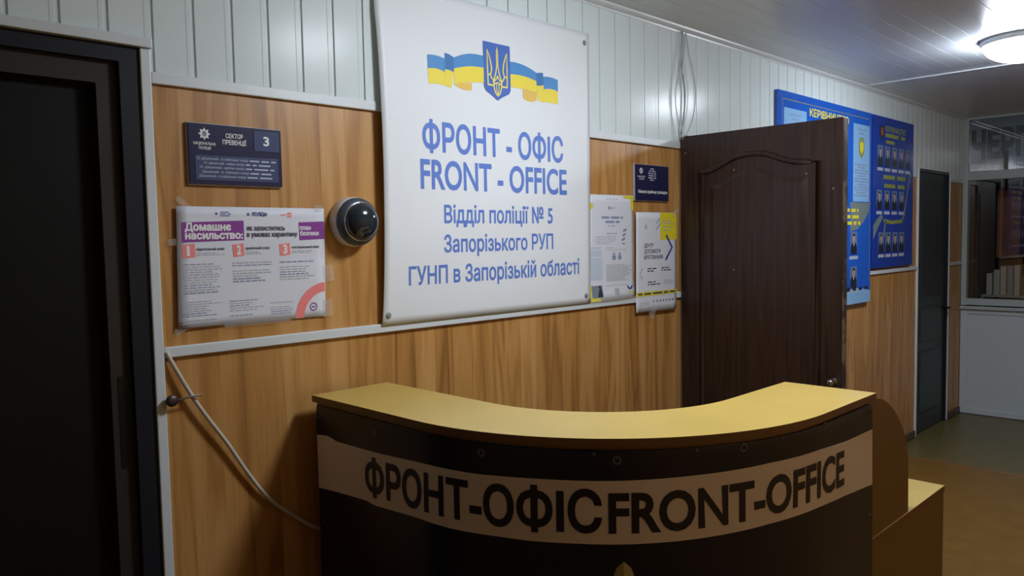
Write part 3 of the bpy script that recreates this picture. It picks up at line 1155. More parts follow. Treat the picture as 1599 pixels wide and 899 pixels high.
# left half: tail, fold, main
band(curve2((1.678, 2.254), (1.755, 2.252), .004), curve2((1.678, 2.208), (1.755, 2.206), .006), 0)
band(curve2((1.678, 2.208), (1.755, 2.206), .006), curve2((1.680, 2.158), (1.757, 2.160), .003), 2)
band(curve2((1.755, 2.271), (1.796, 2.262), .003), curve2((1.755, 2.216), (1.796, 2.211), .002), 1, .0010)
band(curve2((1.755, 2.216), (1.796, 2.211), .002), curve2((1.757, 2.160), (1.782, 2.156), 0), 2, .0010)
band(curve2((1.796, 2.262), (1.938, 2.289), .010), curve2((1.796, 2.224), (1.938, 2.247), .006), 0, .0012)
band(curve2((1.796, 2.224), (1.938, 2.247), .006), curve2((1.796, 2.172), (1.938, 2.194), .003), 2, .0012)
band(curve2((1.798, 2.173), (1.880, 2.184), .002), curve2((1.800, 2.168), (1.878, 2.160), -.007), 3, .0010)
obj('flag_ribbon', bm, ['rib_blue', 'rib_blue_dark', 'rib_yellow', 'rib_gold'], wb)
bm = NB()
band(curve2((2.074, 2.289), (2.216, 2.268), .008), curve2((2.074, 2.243), (2.217, 2.235), .006), 0, .0012)
band(curve2((2.074, 2.243), (2.217, 2.235), .006), curve2((2.074, 2.196), (2.218, 2.190), .003), 2, .0012)
band(curve2((2.140, 2.195), (2.218, 2.190), 0), curve2((2.141, 2.163), (2.216, 2.162), -.009), 3, .0010)
band(curve2((2.216, 2.266), (2.256, 2.272), .001), curve2((2.217, 2.219), (2.257, 2.226), -.002), 1, .0010)
band(curve2((2.217, 2.219), (2.257, 2.226), -.002), curve2((2.224, 2.163), (2.258, 2.166), 0), 2, .0010)
band(curve2((2.256, 2.258), (2.342, 2.256), .004), curve2((2.257, 2.209), (2.342, 2.210), .006), 0)
band(curve2((2.257, 2.209), (2.342, 2.210), .006), curve2((2.240, 2.158), (2.341, 2.160), .003), 2)
obj('flag_ribbon', bm, ['rib_blue', 'rib_blue_dark', 'rib_yellow', 'rib_gold'], wb)
# shield and trident
sc = 2.006
bm = NB()
pe = lambda x, z: ban(x, z, .0018)
flat(bm, [(1.938, 2.343), (2.074, 2.343), (2.074, 2.182), (2.066, 2.168), (2.030, 2.152), (sc, 2.138), (1.980, 2.152), (1.946, 2.168), (1.938, 2.182)], pe)
shd = obj('shield', bm, 'shield_blue', wb)
bm = NB()
pe2 = lambda x, z: ban(x, z, .0026)
for s in (-1, 1):
    def q(pts): return [(sc + s * a, z) for a, z in pts]
    stroke(bm, q([(.050, 2.316), (.0500, 2.26), (.0485, 2.191)]), [.003, .006, .006], pe2)
    stroke(bm, q([(.051, 2.190), (.034, 2.190), (.020, 2.190)]), .006, pe2)
    stroke(bm, q([(.050, 2.314), (.042, 2.298), (.034, 2.275), (.029, 2.250), (.031, 2.238), (.036, 2.228), (.032, 2.218), (.022, 2.208)]), [.003, .005, .006, .006, .006, .006, .006, .005], pe2)
    stroke(bm, q([(.047, 2.225), (.038, 2.229)]), .005, pe2)
    stroke(bm, q([(.003, 2.318), (.003, 2.262), (.008, 2.238), (.014, 2.222), (.021, 2.206), (.019, 2.184), (.012, 2.165), (.001, 2.153)]), [.004, .005, .006, .006, .006, .006, .006, .004], pe2)
    stroke(bm, q([(.019, 2.203), (.008, 2.214), (-.004, 2.226)]), .005, pe2)
    stroke(bm, q([(.020, 2.196), (.010, 2.198), (0, 2.203)]), .005, pe2)
    stroke(bm, q([(.006, 2.198), (.006, 2.176), (.001, 2.158)]), .004, pe2)
flat(bm, [(sc - .004, 2.318), (sc, 2.333), (sc + .004, 2.318)], pe2)
obj('trident', bm, 'trident', shd)
for (x, z) in ((1.4935, 1.391), (2.502, 1.391), (2.511, 2.428), (1.497, 2.432)):
    p = Vector(ban(x, z))
    bm = NB()
    lathe(bm, [(.0105, 0), (.0105, .0018), (.008, .0035), (.004, .0042), (0, .0045)], p, (0, -1, 0), seg=20)
    obj('pin_cap', bm, 'pin_grey', wb)

# ------------------------------------------------------------------ door plates
def star8(bm, cx, cz, r, place, mi=0):
    pts = []
    for k in range(16):
        rr = r if k % 2 == 0 else r * .62
        pts.append((cx + rr * math.sin(k * PI / 8), cz + rr * math.cos(k * PI / 8)))
    flat(bm, pts, place, mi)

np_ = empty('door_plate', (1.0, -.012, 1.794), 'wide navy door plate reading 3 above the domestic violence poster', 'door plate')
bm = NB()
box(bm, .866, 1.138, -.001, -.009, 1.792, 1.959, bev=.001)
obj('backing', bm, 'plate_back', np_)
bm = NB()
box(bm, .869, 1.138, -.009, -.013, 1.795, 1.957, bev=.0008)
obj('face', bm, 'plate_navy', np_)
w = wall_at(.0136)
bm = NB()
star8(bm, .9125, 1.930, .017, w)
em = obj('star_emblem', bm, 'white_print', np_)
bm = NB()
flat(bm, ellipse(.9125, 1.930, .0062, .008, 16), wall_at(.0140))
obj('emblem_centre', bm, 'photo_grey', em)
for (s, x0, x1, zb, cap, bold) in [('НАЦІОНАЛЬНА', .882, .943, 1.9005, .0072, .015), ('ПОЛІЦІЯ', .896, .929, 1.8885, .0072, .015),
                                   ('СЕКТОР', .972, 1.022, 1.9235, .0115, .02), ('ПРЕВЕНЦІЇ', .963, 1.031, 1.906, .0115, .02)]:
    bm = text(s, x0, x1, zb, cap, w, bold, res=2)
    obj('lettering', bm, 'white_print', np_)
bm = NB()
box(bm, 1.054, 1.131, -.013, -.0145, 1.893, 1.949, bev=.0005)
slot = obj('number_insert', bm, 'plate_slot', np_)
bm = text('3', 1.082, 1.100, 1.910, .024, wall_at(.0150), .03, res=4)
obj('numeral', bm, 'white_print', slot)
bm = NB()
box(bm, .884, 1.126, -.013, -.0145, 1.806, 1.873, bev=.0005)
slot = obj('name_insert', bm, 'plate_slot', np_)
rng = random.Random(3)
for i, (s, x0, x1, z) in enumerate([('Ст. дільничний - ст.лейтенант поліції', .889, 1.035, 1.861), ('Ст. дільничний - майор поліції', .908, 1.022, 1.8495), ('Ст. дільничний - капітан поліції', .896, 1.022, 1.838),
                                    ('Дільничний - ст. Лейтенант поліції', .902, 1.035, 1.826), ('Дільничний - ст.лейтенант поліції', .893, 1.026, 1.8145)]):
    bm = text(s, x0, x1, z, .0062, wall_at(.0150), .012, res=2)
    lines(bm, x1 + .004, [1.118, 1.101, 1.113, 1.107, 1.115][i], [z + .0028], .0042, wall_at(.0150), 0, 0.0, .03, rng)
    obj('lettering', bm, 'pale_print', slot)

n2 = empty('door_plate', (2.99, -.012, 1.795), 'small navy door plate above the poster with the yellow corner', 'door plate')
bm = NB()
box(bm, 2.856, 3.119, -.001, -.010, 1.793, 1.958, bev=.001)
obj('backing', bm, 'plate_back', n2)
bm = NB()
box(bm, 2.860, 3.119, -.010, -.014, 1.796, 1.956, bev=.0008)
obj('face', bm, 'plate_navy', n2)
w2 = wall_at(.0146)
bm = NB()
star8(bm, 2.902, 1.928, .0155, w2)
em = obj('star_emblem', bm, 'white_print', n2)
bm = NB()
flat(bm, ellipse(2.902, 1.928, .006, .0075, 16), wall_at(.0150))
obj('emblem_centre', bm, 'photo_grey', em)
for (s, x0, x1, zb, cap, bold) in [('НАЦІОНАЛЬНА', 2.874, 2.933, 1.899, .006, .015), ('ПОЛІЦІЯ', 2.885, 2.923, 1.8885, .006, .015), ('Кімната прийому громадян', 2.879, 3.107, 1.829, .0125, .03)]:
    bm = text(s, x0, x1, zb, cap, w2, bold, res=2)
    obj('lettering', bm, 'white_print', n2)
bm = NB()
for i, z in enumerate(frange(1.939, 1.889, 6)):
    hw = [.014, .025, .031, .027, .031, .018][i]
    lines(bm, 2.987 - hw, 2.987 + hw, [z], .0055, w2, 0, 0.0, .03, rng)
obj('small_print', bm, 'pale_print', n2)

# ------------------------------------------------------------------ posters on the long wall
def paper_sheet(parent, corners, place, n=14):
    """a sheet with its own slight curl, corners TL TR BR BL"""
    bm = NB()
    tl, tr, br, bl = [Vector(c) for c in corners]
    g = []
    for j in range(n + 1):
        v = j / n
        row = []
        for i in range(n + 1):
            u = i / n
            p = (bl * (1 - u) + br * u) * (1 - v) + (tl * (1 - u) + tr * u) * v
            row.append((p.x, p.y))
        g.append(row)
    F = [[bm.verts.new(place(*p)) for p in r] for r in g]
    Bk = [[bm.verts.new((place(*p)[0], place(*p)[1] + .0006, place(*p)[2])) for p in r] for r in g]
    for j in range(n):
        for i in range(n):
            bm.faces.new((F[j][i], F[j][i + 1], F[j + 1][i + 1], F[j + 1][i])).smooth = True
            bm.faces.new((Bk[j][i + 1], Bk[j][i], Bk[j + 1][i], Bk[j + 1][i + 1])).smooth = True
    for i in range(n):
        bm.faces.new((F[0][i + 1], F[0][i], Bk[0][i], Bk[0][i + 1])); bm.faces.new((F[n][i], F[n][i + 1], Bk[n][i + 1], Bk[n][i]))
        bm.faces.new((F[i][0], F[i + 1][0], Bk[i + 1][0], Bk[i][0])); bm.faces.new((F[i + 1][n], F[i][n], Bk[i][n], Bk[i + 1][n]))
    return obj('sheet', bm, 'paper', parent)

def pf(x, z, eps=0.0):
    u = (x - .825) / .45
    return (x, -(.006 + .004 * max(0, 1 - 4 * abs(u)) + .002 * math.sin(5 * u + 14 * z) * 0.5 + .001 + eps), z)
P1 = empty('poster', (1.05, -.006, 1.407), 'wide white poster with purple heading boxes taped beside the dome camera', 'poster')
paper_sheet(P1, [(.830, 1.735), (1.276, 1.735), (1.270, 1.407), (.821, 1.409)], pf)
p1 = lambda x, z: pf(x, z, .0007)
p2 = lambda x, z: pf(x, z, .0013)
def grid_flat(bm, pts4, place, n=8, mi=0):
    a, b, c, d = [Vector(p) for p in pts4]
    for i in range(n):
        t0, t1 = i / n, (i + 1) / n
        q = [a.lerp(b, t0), a.lerp(b, t1), d.lerp(c, t1), d.lerp(c, t0)]
        flat(bm, [tuple(v) for v in q], place, mi)
bm = NB()
grid_flat(bm, [(.8405, 1.6385), (1.017, 1.643), (1.0165, 1.6975), (.841, 1.692)], p1)
hb = obj('heading_box', bm, 'purple', P1)
bm = NB()
grid_flat(bm, [(1.189, 1.640), (1.2735, 1.643), (1.2745, 1.696), (1.188, 1.693)], p1)
hb2 = obj('heading_box', bm, 'purple', P1)
for par, s, x0, x1, zb, cap, bold, m in [(hb, 'Домашнє', .850, .980, 1.6705, .0185, .045, 'white_print'), (hb, 'насильство:', .850, 1.013, 1.6475, .0185, .045, 'white_print'),
                                         (hb2, 'план', 1.190, 1.228, 1.6705, .0125, .03, 'white_print'), (hb2, 'безпеки', 1.191, 1.254, 1.6540, .0125, .03, 'white_print'),
                                         (P1, 'як захиститись', 1.024, 1.143, 1.6700, .0125, .035, 'ink'), (P1, 'в умовах карантину', 1.025, 1.183, 1.6520, .0125, .035, 'ink'),
                                         (P1, 'підготовчий етап', .880, .958, 1.6165, .0066, .03, 'ink'), (P1, 'критичний етап', 1.020, 1.092, 1.6165, .0066, .03, 'ink'),
                                         (P1, 'посткризовий етап', 1.163, 1.253, 1.6165, .0066, .03, 'ink'), (P1, 'ПОЛІЦІЯ', 1.043, 1.088, 1.7105, .0078, .03, 'logo_blue')]:
    bm = text(s, x0, x1, zb, cap, p2, bold, res=2, step=.02)
    obj('lettering', bm, m, par)
for i, (x0, x1, z0, z1) in enumerate([(.840, .876, 1.597, 1.634), (.982, 1.015, 1.597, 1.633), (1.123, 1.157, 1.596, 1.632)]):
    bm = NB()
    flat(bm, [(x0 + .002, z0 - .001), (x1 + .001, z0 + .002), (x1 - .001, z1 + .001), (x0 - .001, z1 - .003)], p1)
    sq = obj('numbered_square', bm, 'coral', P1)
    bm = text(str(i + 1), x0 + (.0115 if i else .0125), x1 - (.009 if i else .0150), z0 + .0065, .024, p2, .05)
    obj('numeral', bm, 'white_print', sq)
rng = random.Random(11)
bm = NB()
for x0, x1, zt, zb in ((.842, .949, 1.579, 1.502), (.980, 1.101, 1.579, 1.527), (1.122, 1.251, 1.577, 1.519)):
    zs = frange(zt, zb, int((zt - zb) / .0068) + 1)
    for z in zs:
        if rng.random() < .14: continue
        lines(bm, x0, x1, [z], .0026 if rng.random() < .6 else .0036, p1, 0 if rng.random() < .7 else 1, .35, .016, rng)
for x0, x1, zt, zb in ((.832, .944, 1.478, 1.428), (.967, 1.070, 1.473, 1.432), (1.090, 1.165, 1.466, 1.428)):
    for z in frange(zt, zb, int((zt - zb) / .0062) + 1):
        if rng.random() < .15: continue
        lines(bm, x0, x1, [z], .0024, p1, 0 if rng.random() < .75 else 1, .4, .014, rng)
lines(bm, .880, .965, [1.609, 1.604], .0024, p1, 0, .4, .014, rng)
lines(bm, 1.020, 1.085, [1.609, 1.604], .0024, p1, 0, .4, .014, rng)
lines(bm, 1.163, 1.235, [1.609, 1.604], .0024, p1, 0, .4, .014, rng)
lines(bm, .832, 1.16, [1.420], .0022, p1, 0, .1, .014, rng)
obj('small_print', bm, ['grey_ink', 'grey_blue_ink'], P1)
bm = NB()
for x, z, r in ((.939, 1.716, .0045), (1.031, 1.715, .0052)):
    star8(bm, x, z, r, p1, 0)
lines(bm, .950, .988, [1.7205, 1.7155, 1.7105], .0022, p1, 0, .3, .02, rng)
lines(bm, 1.043, 1.085, [1.7205], .0018, p1, 0, .1, .02, rng)
rect(bm, 1.152, 1.166, 1.7155, 1.7215, p1, 1); rect(bm, 1.152, 1.166, 1.7075, 1.7135, p1, 1); rect(bm, 1.130, 1.148, 1.7125, 1.7160, p1, 1)
obj('logo_row', bm, ['logo_blue', 'coral'], P1)
bm = NB()
n = 18
cx, cz = 1.2755, 1.405
for i in range(n):
    a0, a1 = PI / 2 + .06 + (PI / 2 - .06) * i / n, PI / 2 + .06 + (PI / 2 - .06) * (i + 1) / n
    q = []
    for a, r in ((a0, .079), (a1, .079), (a1, .107), (a0, .107)):
        q.append((min(1.2695, cx + r * math.cos(a)), max(1.4085, cz + r * math.sin(a))))
    flat(bm, q, p1)
obj('quarter_ring', bm, 'coral', P1)
bm = NB()
for i in range(20):
    a0, a1 = 2 * PI * i / 20, 2 * PI * (i + 1) / 20
    flat(bm, [(1.229 + r * math.cos(a) * 1.0, 1.439 + r * math.sin(a)) for a, r in ((a0, .0095), (a1, .0095), (a1, .0125), (a0, .0125))], p1)
rect(bm, 1.224, 1.234, 1.437, 1.441, p1)
obj('round_stamp', bm, 'purple', P1)
tape_n = 0
def tape(par, x, z, w_, h_, ang, off=.0085):
    c, s = math.cos(ang), math.sin(ang)
    bm = NB()
    pts = [(x + a * c - b * s, z + a * s + b * c) for a, b in ((-w_, -h_), (w_, -h_), (w_ * 1.04, -h_ * .2), (w_ * .97, h_), (-w_ * .98, h_), (-w_ * 1.03, .1 * h_))]
    prism_xz(bm, pts, -off, -off - .0003)
    return obj('tape', bm, 'tape', par)
for (x, z, w_, h_, a) in ((.850, 1.742, .022, .008, 2.4), (.826, 1.640, .020, .009, .05), (1.282, 1.545, .018, .018, .1), (1.286, 1.522, .016, .008, .1),
                          (1.278, 1.432, .016, .026, .05), (.832, 1.408, .020, .009, .5), (1.255, 1.735, .014, .010, .1), (1.05, 1.4065, .10, .005, .0)):
    tape(P1, x, z, w_, h_, a)

# leaflet with yellow corners next to the banner
def pq(x, z, eps=0.0):
    return (x, -(.006 + .003 * math.sin((x - 2.54) * 9) + (.016 if z < 1.372 else .0) * 0 + .009 * max(0, min(1, (1.42 - z) / .06)) + eps), z)
P2 = empty('poster', (2.7, -.006, 1.356), 'white leaflet with yellow corner patches hanging right against the banner', 'poster')
paper_sheet(P2, [(2.547, 1.813), (2.850, 1.815), (2.850, 1.361), (2.536, 1.357)], pq)
p1 = lambda x, z: pq(x, z, .0008)
bm = NB()
flat(bm, [(2.772, 1.8125), (2.8495, 1.8135), (2.8490, 1.746), (2.8320, 1.758), (2.8280, 1.799), (2.7800, 1.803)], p1)
flat(bm, [(2.5480, 1.777), (2.562, 1.778), (2.567, 1.765), (2.560, 1.753), (2.5475, 1.750)], p1)
flat(bm, [(2.5370, 1.3585), (2.602, 1.3605), (2.602, 1.3720), (2.550, 1.3735), (2.549, 1.427), (2.5400, 1.428)], p1)
obj('corner_patch', bm, 'yellow_print', P2)
bm = NB()
rng = random.Random(5)
for i in range(4):
    star8(bm, 2.662 + i * .022, 1.796, .004, p1, 0)
rect(bm, 2.670, 2.676, 1.752, 1.765, p1, 1); lines(bm, 2.679, 2.716, [1.758], .006, p1, 0, .1, .02, rng)
lines(bm, 2.623, 2.770, [1.717], .0095, p1, 2, 0.0, .045, rng)
lines(bm, 2.647, 2.745, [1.698], .0095, p1, 2, 0.0, .045, rng)
lines(bm, 2.662, 2.722, [1.6805], .005, p1, 0, .0, .03, rng)
lines(bm, 2.654, 2.730, [1.648], .006, p1, 0, .0, .03, rng)
lines(bm, 2.583, 2.729, frange(1.634, 1.606, 4), .0032, p1, 0, .3, .02, rng)
lines(bm, 2.648, 2.70, [1.586], .003, p1, 0, .0, .02, rng)
lines(bm, 2.65, 2.832, [1.5765], .0022, p1, 0, .0, .2, rng)
lines(bm, 2.65, 2.835, frange(1.512, 1.444, 11), .0032, p1, 0, .35, .022, rng)
lines(bm, 2.646, 2.80, [1.423], .003, p1, 0, .0, .02, rng)
obj('small_print', bm, ['grey_ink', 'ink', 'grey_blue_ink'], P2)
bm = NB()
rect(bm, 2.546, 2.620, 1.585, 1.592, p1); rect(bm, 2.546, 2.618, 1.552, 1.578, p1); rect(bm, 2.545, 2.624, 1.452, 1.545, p1)
obj('pale_column', bm, 'pale_blue_print', P2)
bm = NB()
rect(bm, 2.550, 2.621, 1.376, 1.427, p1, 0)
pe = lambda x, z: pq(x, z, .0014)
flat(bm, ellipse(2.604, 1.415, .010, .011, 14), pe, 1)
flat(bm, [(2.585, 1.378), (2.618, 1.378), (2.616, 1.406), (2.597, 1.408)], pe, 1)
obj('small_photo', bm, ['photo_grey', 'photo_dark'], P2)
bm = NB()
for k in range(3):                                        # slanted dark motif on the right
    z = 1.622 + k * .020
    x = 2.771 + k * .006
    stroke(bm, [(x - .012, z - .004), (x + .014, z + .004)], .010, p1)
stroke(bm, [(2.764, 1.607), (2.768, 1.602), (2.784, 1.604)], .006, p1)
for a, b in ((2.692, 2.716), (2.734, 2.756)):              # two small figures
    rect(bm, a, b, 1.534, 1.553, p1); flat(bm, ellipse((a + b) / 2, 1.560, .007, .006, 12), p1)
obj('dark_motif', bm, 'grey_blue_ink', P2)
bm = NB()
stroke(bm, [(2.798, 1.416), (2.806, 1.406), (2.816, 1.402), (2.826, 1.406), (2.834, 1.416)], .010, p1, 0)
stroke(bm, [(2.799, 1.396), (2.808, 1.388), (2.816, 1.385), (2.824, 1.388), (2.832, 1.396)], .006, p1, 1)
rect(bm, 2.703, 2.735, 1.380, 1.409, p1, 2)
obj('heart_logo', bm, ['arrow_blue', 'yellow_print', 'grey_ink'], P2)
tape(P2, 2.695, 1.362, .16, .006, .004, .0195)

# leaflet with yellow corner and blue chevron
def pr(x, z, eps=0.0):
    return (x, -(.016 + .003 * math.sin((x - 2.86) * 8) + eps), z)
P3 = empty('poster', (3.0, -.016, 1.286), 'white leaflet with a yellow top corner and blue chevron under the small navy plate', 'poster')
paper_sheet(P3, [(2.859, 1.742), (3.178, 1.742), (3.173, 1.284), (2.853, 1.290)], pr)
p1 = lambda x, z: pr(x, z, .0008)
p2 = lambda x, z: pr(x, z, .0014)
bm = NB()
grid_flat(bm, [(3.041, 1.616), (3.1765, 1.616), (3.1772, 1.7415), (3.041, 1.7415)], p1)
obj('corner_patch', bm, 'yellow_print', P3)
bm = NB()
grid_flat(bm, [(2.8560, 1.361), (3.1735, 1.362), (3.1740, 1.380), (2.8562, 1.381)], p1, 12)
obj('yellow_strip', bm, 'yellow_print', P3)
for s, x0, x1, zb, cap in (('ЦЕНТР', 2.915, 2.985, 1.583, .0165), ('ДОПОМОГИ', 2.915, 3.040, 1.556, .0165), ('ВРЯТОВАНИМ', 2.915, 3.060, 1.529, .0165)):
    bm = text(s, x0, x1, zb, cap, p1, .02, res=2)
    obj('lettering', bm, 'ink', P3)
bm = NB()
stroke(bm, [(3.088, 1.638), (3.137, 1.580), (3.083, 1.522)], .013, p2)
obj('chevron', bm, 'arrow_blue', P3)
bm = NB()
stroke(bm, [(3.012, 1.692), (3.038, 1.716)], .006, p1); stroke(bm, [(3.012, 1.664), (3.038, 1.690)], .006, p1)
stroke(bm, [(2.902, 1.488), (2.882, 1.464), (2.900, 1.440)], .004, p1)
obj('thin_stroke', bm, 'grey_blue_ink', P3)
bm = NB()
rng = random.Random(21)
lines(bm, 2.938, 3.011, [1.485], .005, p1, 0, .0, .03, rng); lines(bm, 2.938, 2.985, [1.474], .005, p1, 0, .0, .03, rng)
lines(bm, 3.048, 3.115, [1.486], .005, p1, 0, .0, .03, rng); lines(bm, 3.048, 3.130, [1.475], .005, p1, 0, .0, .03, rng)
lines(bm, 2.940, 3.010, [1.424], .005, p1, 0, .0, .03, rng); lines(bm, 2.940, 3.035, [1.413], .005, p1, 0, .0, .03, rng)
lines(bm, 3.066, 3.148, frange(1.428, 1.410, 4), .002, p1, 1, .1, .04, rng)
lines(bm, 3.062, 3.155, [1.704, 1.692, 1.676, 1.660], .004, p2, 1, .4, .03, rng)
lines(bm, 2.868, 3.165, [1.3713], .008, p2, 0, .0, .06, rng)
for i in range(7):
    star8(bm, 2.985 + i * .026, 1.334, .006, p1, 0)
lines(bm, 2.881, 2.965, [1.330, 1.322], .003, p1, 1, .2, .02, rng)
lines(bm, 2.880, 3.13, [1.306, 1.300], .003, p1, 1, .1, .02, rng)
flat(bm, ellipse(2.930, 1.676, .008, .013, 14), p1, 1)
obj('small_print', bm, ['ink', 'grey_ink'], P3)
tape(P3, 3.165, 1.744, .030, .010, .5, .0205)
tape(P3, 2.975, 1.288, .03, .02, .9, .0215)

# ------------------------------------------------------------------ dome camera
dc = empty('dome_camera', (1.372, 0.0, 1.694), 'smoked dome security camera on the pine wall left of the banner', 'security camera')
cc = (1.372, 0.0, 1.694)
bm = NB()
lathe(bm, [(0, 0), (.0765, 0), (.0775, .004), (.0772, .026), (.076, .036), (.0745, .040), (.060, .040)], cc, (0, -1, 0), seg=64)
obj('housing', bm, 'cam_grey', dc)
bm = NB()
lathe(bm, [(.0745, .039), (.0745, .043), (.072, .050), (.066, .058), (.060, .062), (.056, .062)], cc, (0, -1, 0), seg=64)
obj('outer_ring', bm, 'cam_dark', dc)
bm = NB()
lathe(bm, [(.0612, .060), (.0612, .0645), (.0600, .0662), (.0578, .0662), (.0570, .0640)], cc, (0, -1, 0), seg=64)
obj('chrome_ring', bm, 'cam_chrome', dc)
bm = NB()
prof = [(.0575 * math.cos(t), .064 + .038 * math.sin(t)) for t in frange(0, PI / 2, 14)]
prof[-1] = (0, .102)
lathe(bm, prof, cc, (0, -1, 0), seg=64)
dome = obj('smoked_dome', bm, 'cam_dome', dc, smooth=True)

# ------------------------------------------------------------------ cable, hook, hanging wires
def cbl(x, z, off): return (x, -off, z)
pts = spline([cbl(.786, 1.352, .012), cbl(.815, 1.288, .018), cbl(.853, 1.214, .020), cbl(.895, 1.146, .020), cbl(.937, 1.082, .018), cbl(.985, 1.000, .016), cbl(1.027, .934, .014), cbl(1.065, .884, .012),
              cbl(1.104, .846, .010), cbl(1.155, .803, .009), cbl(1.208, .763, .009), cbl(1.32, .70, .009), cbl(1.45, .66, .009)], 6)
bm = NB()
tube(bm, pts, .0058, seg=10)
tag(obj('power_cable', bm, 'cable', origin=(.9, -.016, 1.1), smooth=True), 'white cable slanting down the pine wall and behind the counter', 'cable')

hk = empty('door_hook', (.789, -.016, 1.225), 'small round metal knob with a thin rod beside the black doorway', 'hook')
bm = NB()
lathe(bm, [(0, -.002), (.007, -.002), (.007, .010), (.0145, .011), (.0160, .016), (.0145, .021), (.008, .0235), (0, .024)], (.7885, -.014, 1.2245), (0, -1, 0), seg=28)
obj('knob', bm, 'old_steel', hk)
bm = NB()
tube(bm, spline([(.792, -.030, 1.2235), (.815, -.032, 1.2265), (.840, -.033, 1.2285), (.866, -.032, 1.2285)], 6), .0026, seg=8)
obj('rod', bm, 'steel', hk)
bm = NB()
tube(bm, spline([(.792, -.029, 1.2195), (.803, -.028, 1.2190), (.816, -.026, 1.2205)], 5), .0028, seg=8)
obj('lug', bm, 'steel', hk)

wires = [([(3.244, 2.600), (3.236, 2.52), (3.229, 2.44), (3.240, 2.38), (3.254, 2.322), (3.254, 2.27), (3.246, 2.21), (3.232, 2.15), (3.219, 2.088)], .0034, 'wire_dark', 'darkest of the loose wires hanging above the open door'),
         ([(3.238, 2.600), (3.222, 2.50), (3.196, 2.40), (3.166, 2.31), (3.168, 2.24), (3.190, 2.17), (3.212, 2.088)], .0024, 'wire', 'loose wire bowing farthest toward the banner above the open door'),
         ([(3.252, 2.600), (3.276, 2.50), (3.308, 2.42), (3.327, 2.33), (3.318, 2.24), (3.285, 2.16), (3.224, 2.088)], .0024, 'wire', 'loose wire bowing toward the blue boards above the open door'),
         ([(3.241, 2.600), (3.226, 2.50), (3.205, 2.42), (3.194, 2.33), (3.190, 2.24), (3.198, 2.16), (3.215, 2.088)], .0022, 'wire', 'thin loose wire second from the banner above the open door')]
for i, (p, r, m, lab) in enumerate(wires):
    bm = NB()
    tube(bm, spline([(x, -.0155 - .004 * math.sin(PI * k / (len(p) - 1)) - .006 * i, z) for k, (x, z) in enumerate(p)], 6), r, seg=8)
    tag(obj('hanging_wire', bm, m, origin=(3.24, -.016, 2.6), smooth=True), lab, 'wire', 'loose wires above the open door')

# ------------------------------------------------------------------ blue boards of officers
def portrait(board, cx, zt, zb, wdt, off, hidden=False):
    h = zt - zb
    bm = NB()
    w0 = wall_at(off + .0005)
    w1 = wall_at(off + .0011)
    w2 = wall_at(off + .0017)
    rect(bm, cx - wdt / 2, cx + wdt / 2, zb, zt, w0, 0)
    sh_ = [(cx - wdt * .46, zb), (cx + wdt * .46, zb), (cx + wdt * .44, zb + h * .34), (cx + wdt * .30, zb + h * .47), (cx + wdt * .12, zb + h * .53), (cx - wdt * .12, zb + h * .53), (cx - wdt * .30, zb + h * .47), (cx - wdt * .44, zb + h * .34)]
    flat(bm, sh_, w1, 1)
    flat(bm, [(cx - wdt * .10, zb + h * .53), (cx, zb + h * .34), (cx + wdt * .10, zb + h * .53)], w2, 3)
    flat(bm, ellipse(cx, zb + h * .69, wdt * .19, h * .19, 16), w2, 2)
    flat(bm, ellipse(cx, zb + h * .80, wdt * .20, h * .10, 14, 0, PI) , wall_at(off + .0021), 1)
    return obj('portrait', bm, ['hat', 'uniform', 'skin', 'white_print'], board)

def name_strip(board, x0, x1, z0, z1, off):
    bm = NB()
    rect(bm, x0, x1, z0, z1, wall_at(off + .0008))
    return obj('name_strip', bm, 'pale_print', board)

B1 = empty('information_board', (4.87, -.02, 1.157), 'taller blue board partly hidden behind the open brown door', 'notice board')
OB = .030
bm = NB()
box(bm, 4.183, 5.552, -.011, -OB, 1.157, 2.443, 0)
obj('panel', bm, 'board_blue', B1)
w = wall_at(OB + .0006)
bm = NB()
for a, b, c, d in ((4.235, 5.50, 2.396, 2.401), (4.235, 4.240, 1.30, 2.40), (5.528, 5.533, 1.30, 2.40)):
    rect(bm, a, b, c, d, w)
obj('gold_border', bm, 'board_gold', B1)
bm = text('КЕРІВНИЦТВО', 4.587, 5.17, 2.334, .042, w, .03, res=2)
obj('lettering', bm, 'board_yellow', B1)
rng = random.Random(9)
for x0, x1, zb_, hd in ((4.255, 4.545, 1.84, 0), (5.242, 5.518, 1.84, 1)):
    bm = NB()
    rect(bm, x0, x1, zb_, 2.352, w)
    pn = obj('text_panel', bm, 'board_pale', B1)
    bm = NB()
    wl2 = wall_at(OB + .0012)
    c = (x0 + x1) / 2
    for i, z in enumerate([2.318, 2.292] + frange(2.085, 1.88, 12)):
        hw = .115 * (1 if i % 3 else .6)
        if i == 1: hw = .04
        lines(bm, c - hw, c + hw, [z], .009, wl2, 0, 0.0, .05, rng)
    obj('small_print', bm, 'grey_blue_ink', pn)
    bm = NB()
    flat(bm, [(c - .045, 2.245), (c + .045, 2.245), (c + .045, 2.17), (c, 2.125), (c - .045, 2.17)], wl2, 0)
    flat(bm, [(c - .030, 2.235), (c + .030, 2.235), (c + .030, 2.185), (c, 2.155), (c - .030, 2.185)], wall_at(OB + .0018), 1)
    rect(bm, c - .04, c + .04, 2.25, 2.265, wl2, 0)
    obj('regional_crest', bm, ['rib_blue_dark' if False else 'logo_green', 'board_yellow'] if 'logo_green' in M else ['board_olive', 'board_yellow'], pn)
bm = NB()
flat(bm, [(5.20, 1.835), (5.551, 1.835), (5.50, 1.76), (5.42, 1.70), (5.32, 1.655), (5.20, 1.64)], w)
flat(bm, [(4.184, 1.835), (4.60, 1.835), (4.55, 1.76), (4.45, 1.70), (4.33, 1.655), (4.184, 1.64)], w)
